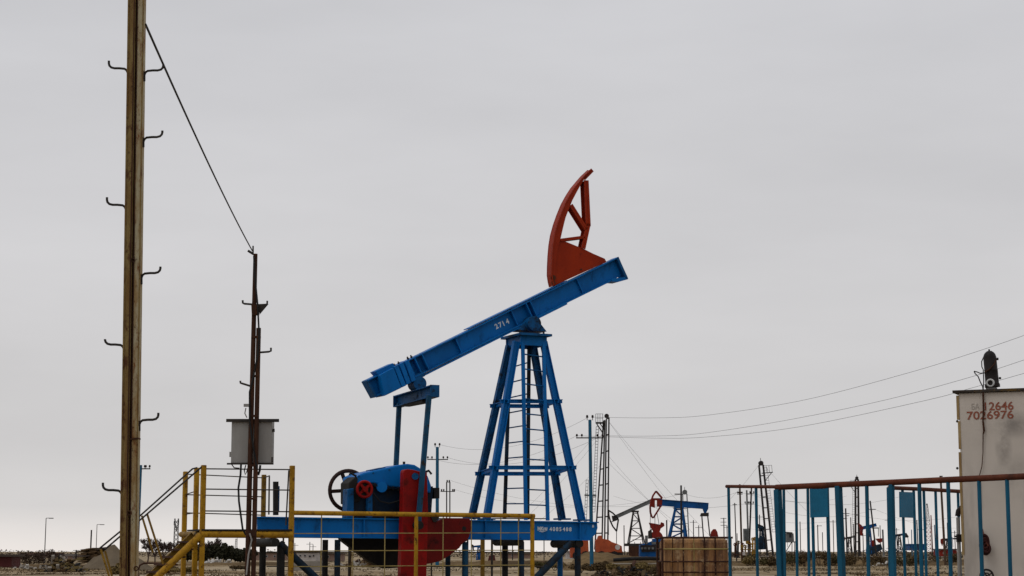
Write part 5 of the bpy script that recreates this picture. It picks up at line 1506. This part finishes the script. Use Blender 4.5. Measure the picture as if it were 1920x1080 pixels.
building('low pinkish building seen under the skid inside the yellow fence', (938, 1000), 420, 1039, 1047, 'plaster_pink', 2.0, 7, ((945, 1042, 2, 2), (960, 1042, 2, 2), (975, 1042, 2, 2)), flat=True)
building('small white block house under the skid behind the right support legs', (1062, 1079), 240, 1034, 1048, 'plaster_white', 1.5, 5, ((1070, 1040, 4, 4),), flat=True, name='house', cat='house')
building('reddish-roofed low house between the tall lamp and the rubble heap', (74, 110), 560, 1040, 1044, 'plaster_pink', 3.5, 8, ((82, 1042, 2, 1.6), (98, 1042, 2, 1.6)), roofm='roof_red', name='house', cat='house')
building('low blue container shed far behind the rear railing', (1706, 1738), 480, 1021, 1032, 'far_blue', 1.2, 6, (), 'far_blue', 'container', 'container', True)
building('low reddish shed left of the white cabinet, behind the rear railing', (1762, 1794), 400, 1031, 1045, 'far_red', 2, 6, ((1770, 1037, 3, 3), (1782, 1037, 3, 3)), flat=True, name='shed', cat='shed')
# concrete slabs
sl_ = MB().prism([S(551, 1051.5, 175), S(603, 1051.5, 175), V((S(604, 1034, 175).x, 175, -0.2)), V((S(550, 1034, 175).x, 175, -0.2))], V((0, 3.5, 0))).build('concrete_block', 'concrete', bevel=0.05)
tag(sl_, 'big pale concrete block on the ground below the skid beam', 'concrete block')
# pale pipeline along the right field
pl = thing('pipeline', 'thin pale pipeline on short supports crossing the field behind the railing', 'pipeline', onG(1610, 262))
MB().tube([S(1425, 1043.5, 262), S(1805, 1044.5, 262)], 0.085, 8).build('pipe', 'concrete', pl)
for x in range(1430, 1800, 26):
    p = S(x, 1044.5, 262)
    MB().box((p.x, 262, p.z / 2 - 0.1), 0.2, 0.2, p.z).build('support', 'concrete', pl)
# drum, ditch pipe on the berm
pp = MB().tube([S(1176, 1080, 128), S(1190, 1053, 131)], 0.12, 10).build('leaning_pipe', 'rust_brown')
tag(pp, 'rusty pipe leaning out of the bank left of the rusty tank', 'pipe')
pw = MB().tube([S(1112, 1057.5, 150), S(1240, 1057, 150)], 0.06, 8).build('ground_pipe', 'concrete')
tag(pw, 'thin pale pipe lying along the ground left of the rusty tank', 'pipe')
kd_ = MB().tube([S(1150, 1050, 168), S(1180, 1048, 168), S(1215, 1047, 168), S(1238, 1047, 169)], 0.16, 8).build('ground_pipe', 'grease')
tag(kd_, 'thick black pipe lying on the bank below the red crank', 'pipe')
bt = MB().tube([V((onG(264, 90).x, 90, 0.0)), S(259, 1070, 90), S(262, 1060, 90), S(270, 1056, 90), S(300, 1056, 90)], 0.045, 8).build('bent_pipe', 'rust_brown')
tag(bt, 'bent rusty pipe at the foot of the tall left pole', 'pipe')

# ------------------------------------------------------------------ heaps at the left
def heap(label, name, cat, px0, px1, top, dist, mat, seed, peak=0.5, n=34, rough=0.25):
    a, b = onG(px0, dist).x, onG(px1, dist).x
    H = S((px0 + px1) / 2, top, dist).z
    cx, R = (a + b) / 2, (b - a) / 2
    vs_, fs = [], []
    for j in range(n + 1):
        for i in range(n + 1):
            u, v = -1 + 2 * i / n, -1 + 2 * j / n
            pk = (peak - 0.5) * 2
            uu = (u - pk) / (1 + pk if u < pk else 1 - pk)
            r = math.sqrt(uu * uu + v * v)
            z = max(0, 1 - r ** 1.15)
            z = z * (0.9 + rough * noise.fractal(V((u * 2.5, v * 2.5, seed)), 1.0, 2.0, 4))
            vs_.append((cx + u * R, dist + v * R * 0.7, z * H - 0.25))
    for j in range(n):
        for i in range(n):
            k = j * (n + 1) + i
            fs.append([k, k + 1, k + n + 2, k + n + 1])
    mb = MB(); mb.add(vs_, fs, True)
    return tag(mb.build(name, mat), label, cat)
heap('tall grey sand heap behind the tall left pole', 'sand_heap', 'sand heap', 140, 300, 1013, 158, 'sand', 2.0, 0.47)
heap('low grey gravel mound beside the maroon hut at far left', 'gravel_heap', 'gravel heap', 16, 58, 1042, 172, 'concrete', 5.0, 0.3, rough=0.15)
def rubble(label, name, cat, px0, px1, top, dist, mats, n, seed, smin, smax, peak=0.5):
    rnd = random.Random(seed)
    a, b = onG(px0, dist).x, onG(px1, dist).x
    H = S((px0 + px1) / 2, top, dist).z
    t = thing(name, label, cat, V(((a + b) / 2, dist, 0)))
    mbs = {m: MB() for m in mats}
    for k in range(n):
        u = rnd.uniform(-1, 1); v = rnd.uniform(-1, 1)
        e = max(0, 1 - abs(u - (peak - .5)) ** 1.5) * max(0, 1 - abs(v) ** 1.5)
        z = H * e * rnd.uniform(0.25, 1.0)
        c = V(((a + b) / 2 + u * (b - a) / 2, dist + v * (b - a) * 0.3, z))
        s = rnd.uniform(smin, smax)
        X = V((rnd.uniform(-1, 1), rnd.uniform(-1, 1), rnd.uniform(-.7, .7))).normalized()
        x, y = perp(X)
        mbs[rnd.choice(mats)].box(c, s * rnd.uniform(1.0, 3.4), s * rnd.uniform(0.5, 1), s * rnd.uniform(0.2, 0.6), X, x, y)
    for m, mb in mbs.items():
        if mb.v:
            o = mb.build('debris', m, t)
            o['kind'] = 'stuff'
    return t
rubble('yellowish heap of broken boards and rubble at lower left', 'rubble_heap', 'rubble heap', 80, 158, 1046, 146, ['dry_gold', 'plank', 'dry', 'concrete', 'dry_gold', 'grease'], 520, 3, 0.12, 0.42)
rubble('scattered pale rubble under the red and white derrick field', 'rubble_heap', 'rubble heap', 1630, 1700, 1054, 190, ['sheet_pale', 'dry', 'concrete'], 60, 5, 0.1, 0.35)
rubble('low brown scrap heap below the black far crank', 'rubble_heap', 'rubble heap', 640, 780, 1046, 200, ['plank', 'dry', 'rust_brown', 'concrete'], 240, 6, 0.15, 0.5)
rubble('pale sheet debris in front of the dark trees under the platform', 'rubble_heap', 'rubble heap', 386, 434, 1053, 250, ['sheet_pale', 'sheet_pale', 'concrete'], 70, 7, 0.25, 0.6)
rubble('small white debris strewn in front of the maroon hut', 'rubble_heap', 'rubble heap', 28, 78, 1064, 160, ['sheet_pale', 'concrete'], 26, 8, 0.15, 0.4)
rubble('dark tangled scrap at the foot of the bank left of the rusty tank', 'rubble_heap', 'rubble heap', 1110, 1240, 1062, 122, ['grease', 'dry', 'rust_brown', 'dry', 'plank'], 260, 9, 0.06, 0.25)
# stack of planks
ps = thing('plank_stack', 'big dark stack of sawn planks behind the sand heap at left', 'plank stack', onG(172, 166))
rp = random.Random(4)
for r_ in range(9):
    y = 1056 - r_ * 2.9
    xa = 150 + r_ * 1.5 + rp.uniform(0, 2); xb = 206 - r_ * 0.3
    n = 3
    for k in range(n):
        x0 = xa + (xb - xa) * k / n; x1 = xa + (xb - xa) * (k + 1) / n - 0.4
        p, q = S(x0, y - (x0 - 150) * 0.12, 166 + rp.uniform(-.3, .3)), S(x1, y - (x1 - 150) * 0.12, 166 + rp.uniform(-.3, .3))
        MB().bar(p, q, 2.2, 0.10, up=Z).build('plank', 'plank' if rp.random() < 0.6 else ('roof' if rp.random() < 0.6 else 'dry_gold'), ps)

# ------------------------------------------------------------------ plants
def leaf_blob(mb, c, rx, ry, rz, n, s, rnd):
    for k in range(n):
        while True:
            u, v, q = rnd.uniform(-1, 1), rnd.uniform(-1, 1), rnd.uniform(-1, 1)
            if u * u + v * v + q * q < 1: break
        p = c + V((u * rx, v * ry, q * rz))
        a = V((rnd.gauss(0, 1), rnd.gauss(0, 1), rnd.gauss(0, 1))).normalized()
        x, y = perp(a)
        l = s * rnd.uniform(0.6, 1.5)
        mb.add([p - x * l * .5, p + y * l * .35, p + x * l * .5, p - y * l * .35], [[0, 1, 2, 3]])
def bush(label, px, dist, wpx, hpx, mat, seed, group, n=420, name='shrub', cat='shrub', z0=0.0, s=None):
    rnd = random.Random(seed)
    g = onG(px, dist, z0)
    W_, H_ = wpx * ppm(dist), hpx * ppm(dist)
    t = thing(name, label, cat, g, group)
    mb = MB()
    for k in range(5):
        c = g + V((rnd.uniform(-.36, .36) * W_, rnd.uniform(-.2, .2) * W_, H_ * rnd.uniform(0.25, 0.75)))
        leaf_blob(mb, c, W_ * rnd.uniform(.18, .32), W_ * .25, H_ * rnd.uniform(.22, .38), n // 5, s or max(0.10, H_ * 0.10), rnd)
    mb.build('foliage', mat, t)
    st = MB()
    for k in range(10):
        a = rnd.uniform(0, 6.28)
        st.tube([g - Z * 0.2, g + V((math.cos(a) * W_ * .3, math.sin(a) * W_ * .2, H_ * rnd.uniform(.6, 1.08)))], 0.02, 4, r2=0.008)
    st.build('stem', 'bark', t)
    return t
def bare_tree(label, px, dist, hpx, seed, group, spread=0.75, z0=0.0, depth=5):
    rnd = random.Random(seed)
    g = onG(px, dist, z0)
    H_ = hpx * ppm(dist) * 1.35
    t = thing('bare_tree', label, 'tree', g, group)
    tr2, tw = MB(), MB()
    def grow(p, dv, l, r, lev):
        q = p + dv * l
        (tr2 if lev < 2 else tw).tube([p, (p + q) / 2 + V((rnd.uniform(-1, 1), rnd.uniform(-1, 1), 0)) * l * .06, q], [r, r * .85, r * .7], 5 if lev < 2 else 3, False)
        if lev >= depth: return
        for k in range(rnd.choice((3, 3, 4)) if lev else 5):
            a = V((rnd.gauss(0, 1), rnd.gauss(0, 1), rnd.gauss(0, .5)))
            nd = (dv + a * spread * 0.55 + Z * 0.12).normalized()
            grow(p + dv * l * rnd.uniform(.45, 1.0), nd, l * rnd.uniform(.62, .82), max(r * .6, 0.032), lev + 1)
    grow(g - Z * .2, (Z + V((rnd.uniform(-.1, .1), 0, 0))).normalized(), H_ * 0.30, H_ * 0.024, 0)
    tr2.build('trunk', 'twig', t)
    tw.build('twigs', 'twig', t)
    return t
GT = 'bare winter trees behind the platform stairs'
for i, (px, h, lb_) in enumerate(((277, 44, 'tallest bare tree between the tall pole and the stairs'), (291, 42, 'thin bare tree left of the telecom tower'), (306, 34, 'low reddish bare tree beside the stair rail'), (321, 40, 'bare tree just left of the telecom tower base'), (341, 30, 'bare bush-like tree behind the platform post'), (392, 38, 'bare tree rising above the dark hedge under the platform'), (405, 35, 'small bare tree right of the other above the dark hedge'))):
    bare_tree(lb_, px, 285 + i * 4, h + 3, 20 + i, GT)
GE = 'dark evergreens massed under the platform'
ev = [(352, 26), (364, 30), (375, 27), (386, 26), (397, 28), (408, 27), (419, 25), (430, 29), (441, 24), (452, 24), (464, 22)]
for i, (px, h) in enumerate(ev):
    lb_ = ['dark evergreen at the left end of the tree mass under the platform', 'dark evergreen just right of the nearer platform post', 'dark evergreen behind the near platform post', 'dark evergreen behind the pale sheet debris, left one', 'dark evergreen above the pale sheet debris', 'dark evergreen beside the thin grey pole', 'dark evergreen right of the thin grey pole', 'dark evergreen left of the pale lattice tower', 'dark evergreen below the pale lattice tower', 'dark evergreen left of the twin pipe pole', 'low dark evergreen behind the twin pipe pole'][i]
    bush(lb_, px, 300 + (i % 3) * 5, 30, h + 2, 'ever', 60 + i, GE, 1300, 'evergreen_tree', 'tree', s=0.42)
GB = 'dry shrubs on the earth banks'
sh = [(1415, 197, 44, 22, 'dry_green'), (1402, 196, 30, 18, 'dry_gold'), (1444, 197, 40, 20, 'dry'), (1486, 196, 46, 26, 'dry_green'), (1508, 195, 34, 30, 'dry'), (1537, 195, 44, 28, 'dry'), (1560, 196, 34, 26, 'dry_green'), (1597, 197, 50, 22, 'dry'), (1640, 196, 54, 20, 'dry'), (1690, 196, 50, 22, 'dry_green'), (1735, 195, 54, 22, 'dry'), (1778, 195, 48, 24, 'dry'), (1120, 140, 46, 18, 'dry'), (1160, 136, 40, 16, 'dry_gold'), (1206, 134, 50, 20, 'dry_gold'), (1228, 128, 30, 14, 'dry'), (1090, 150, 40, 14, 'dry'), (1040, 160, 40, 14, 'dry_gold'), (1010, 170, 44, 14, 'dry_green'), (700, 190, 40, 12, 'dry'), (60, 200, 50, 24, 'bark'), (85, 205, 44, 30, 'bark'), (108, 210, 40, 22, 'bark'), (222, 128, 26, 18, 'dry_gold'), (440, 160, 40, 8, 'dry'), (345, 140, 50, 9, 'dry_gold'), (310, 150, 44, 10, 'dry')]
names = ['olive shrub behind the first railing bar', 'golden weeds below the wellhead pipes', 'brown shrub between the first bars and the thick teal post', 'olive shrub under the stilted cabin', 'dense brown shrub left of the teal sheet plate posts', 'brown shrub below the teal sheet plate', 'olive shrub between the plate and the second thick post', 'brown shrub below the upright mast', 'brown shrub below the small red-headed pumpjack', 'olive shrub behind the corner post of the rear railing', 'brown shrub below the red and white derrick', 'brown shrub beside the foot of the wooden pole', 'brown scrub at the foot of the blue cross-arm pole', 'golden scrub right of the blue cross-arm pole', 'golden dry scrub just left of the rusty tank', 'low brown scrub touching the left side of the rusty tank', 'brown scrub under the right end of the skid', 'golden scrub right of the yellow fence end post', 'olive scrub behind the yellow fence end post', 'brown scrub below the far black crank', 'leafless dark thicket left of the tall street lamp', 'leafless dark thicket at the foot of the tall street lamp', 'leafless dark thicket behind the rubble heap', 'golden weeds left of the tall pole foot', 'low brown scrub left of the twin pipe pole', 'golden scrub beside the platform posts', 'low scrub below the stairs']
for i, ((px, dd, ww, hh, mt), lb_) in enumerate(zip(sh, names)):
    bush(lb_, px, dd, ww, hh, mt, 100 + i, GB, 1100, z0=0.1, s=0.15)
# scattered scrub along the horizon and dry grass on the flats: masses nobody could count
rnd = random.Random(11)
mb = MB()
for k in range(1100):
    px = rnd.uniform(-60, 1980); dd = rnd.choice((430, 480, 560, 640, 760))
    e = noise.noise(V((px * 0.011, dd * 0.01, 0)))
    if e < -0.12: continue
    h = 1.2 + 2.2 * max(0, e + 0.1)
    leaf_blob(mb, onG(px, dd, h * .42), 3.2, 2, h * .5, 26, 0.42, rnd)
tag(mb.build('far_scrub', 'scrub_far'), kind='stuff')
mb = MB()
for k in range(14000):
    dd = rnd.uniform(112, 300)
    px = rnd.uniform(-40, 1960)
    g = onG(px, dd)
    if noise.noise(V((g.x * 0.05, g.y * 0.05, 4.0))) < 0.10: continue
    g.z = hgt(g.x, g.y)
    for j in range(5):
        a = rnd.uniform(0, 6.28); l = rnd.uniform(0.06, 0.22)
        p = g + V((rnd.uniform(-.4, .4), rnd.uniform(-.4, .4), -0.03))
        wv = V((math.cos(a), math.sin(a), 0)) * 0.05
        mb.add([p - wv, p + wv, p + V((rnd.uniform(-.25, .25), rnd.uniform(-.2, .2), l))], [[0, 1, 2]])
tag(mb.build('dry_grass', 'dry'), kind='stuff')
mb = MB()
for k in range(1500):
    dd = rnd.uniform(112, 300); g = onG(rnd.uniform(-40, 1960), dd); g.z = hgt(g.x, g.y)
    s = rnd.uniform(0.04, 0.16)
    mb.box(g, s * 1.5, s, s * .8, V((math.cos(k), math.sin(k), 0)), V((-math.sin(k), math.cos(k), 0)))
tag(mb.build('loose_stones', 'sand'), kind='stuff')

# ------------------------------------------------------------------ wires
def wire(label, p, q, sag, r=0.014, group=None, name='power_line', cat='power line', mat='far_wire'):
    o = MB().tube(wire_path(p, q, sag, 20), r, 5).build(name, mat)
    return tag(o, label, cat, group)
GW_ = 'power lines sagging to the upper right'
def traced(label, pts, d0, d1, r, group):
    path = []
    n = len(pts)
    for i in range(n - 1):
        p0, p1, p2, p3 = pts[max(0, i - 1)], pts[i], pts[i + 1], pts[min(n - 1, i + 2)]
        for k in range(8):
            t = k / 8
            c = [0.5 * (2 * p1[j] + (p2[j] - p0[j]) * t + (2 * p0[j] - 5 * p1[j] + 4 * p2[j] - p3[j]) * t * t + (3 * p1[j] - p0[j] - 3 * p2[j] + p3[j]) * t ** 3) for j in (0, 1)]
            path.append(c)
    path.append(pts[-1])
    x0, x1 = pts[0][0], pts[-1][0]
    o = MB().tube([S(x, y, 1 / (1 / d0 + (1 / d1 - 1 / d0) * (x - x0) / (x1 - x0))) for x, y in path], r, 5).build('power_line', 'far_wire')
    return tag(o, label, 'power line', group)
traced('top power line running from the blue pole tip to the right edge', [(1109, 782), (1230, 783.5), (1330, 778), (1508, 750), (1700, 700), (1820, 663), (1920, 629), (2020, 592)], 165, 105, 0.012, GW_)
traced('middle power line running from the blue pole arm to the right edge', [(1130, 817), (1230, 817.5), (1320, 812), (1480, 787), (1660, 750), (1820, 707), (1920, 675), (2020, 641)], 165, 105, 0.012, GW_)
traced('lowest power line running from the blue pole arm, passing behind the cabinet lamp', [(1083, 817), (1230, 821.5), (1330, 819), (1500, 800), (1735, 751), (1820, 728), (1920, 700), (2020, 669)], 165, 105, 0.012, GW_)
GL = 'power lines between the two blue poles'
wire('top wire between the two blue cross-arm poles behind the tower', S(822, 833, 200), S(1104, 782, 165), 1.5, 0.011, GL)
wire('right-arm wire from the gearbox-side pole to the second blue pole', S(839, 858, 200), S(1128, 817, 165), 1.5, 0.011, GL)
wire('left-arm wire from the gearbox-side pole to the second blue pole', S(803, 858, 200), S(1081, 817, 165), 1.5, 0.011, GL)
GG = 'guy wires of the tallest mast'
for (a, b, lb_) in (((1141, 790), (1262, 925), 'upper guy wire of the tallest mast, right side, outer'), ((1141, 790), (1248, 930), 'upper guy wire of the tallest mast, right side, inner'), ((1141, 855), (1215, 932), 'lower guy wire of the tallest mast, right side, outer'), ((1141, 868), (1212, 930), 'lower guy wire of the tallest mast, right side, inner')):
    p, q = S(*a, 220), S(*b, 214)
    wire(lb_, p, p + (q - p) * 1.9 if b[1] < 960 else q, 0.3, 0.011, GG, 'guy_wire', 'guy wire')
for (a, b, lb_) in (((1130, 800), (985, 955), 'upper guy wire of the tallest mast, left side, outer'), ((1130, 812), (990, 968), 'upper guy wire of the tallest mast, left side, inner'), ((1128, 870), (1000, 985), 'lower guy wire of the tallest mast, left side')):
    wire(lb_, S(*a, 220), S(*b, 228), 0.3, 0.010, GG, 'guy_wire', 'guy wire')
GH = 'thin horizontal wires across the right skyline'
for (a, da), (b, db), sg, lb_ in (
    (((845, 901), 330), ((1240, 945), 330), 2.0, 'wire from the portal pole across the tower legs'),
    (((852, 918), 330), ((1276, 927), 300), 2.5, 'wire from the portal pole arm to the dark pole'),
    (((1284, 926), 300), ((1387, 921), 260), 0.8, 'wire from the dark pole to the brown pole'),
    (((1150, 930), 330), ((1395, 945), 250), 1.2, 'wire passing behind the red horse head'),
    (((1392, 924), 260), ((1587, 930), 340), 1.2, 'upper wire right of the brown pole'),
    (((1414, 926), 250), ((1700, 928), 300), 1.5, 'second wire right of the transformer pair'),
    (((1413, 945), 250), ((1640, 955), 330), 1.5, 'third wire right of the transformer pair'),
    (((1592, 963), 340), ((1800, 968), 330), 1.0, 'wire from the crossed-arm pole to the cabinet side'),
    (((1641, 955), 330), ((1800, 990), 400), 1.0, 'wire from the leaning pole dropping right'),
    (((1403, 968), 320), ((1590, 972), 340), 1.0, 'low wire behind the teal sheet plate'),
    (((1400, 990), 420), ((1540, 985), 420), 1.0, 'lowest wire behind the thick teal post'),
    (((1427, 866), 300), ((1370, 935), 300), 0.2, 'left guy wire of the leaning mast'),
    (((1436, 876), 300), ((1520, 965), 300), 0.2, 'right guy wire of the leaning mast')):
    wire(lb_, S(*a, da), S(*b, db), sg, 0.0145, GH)
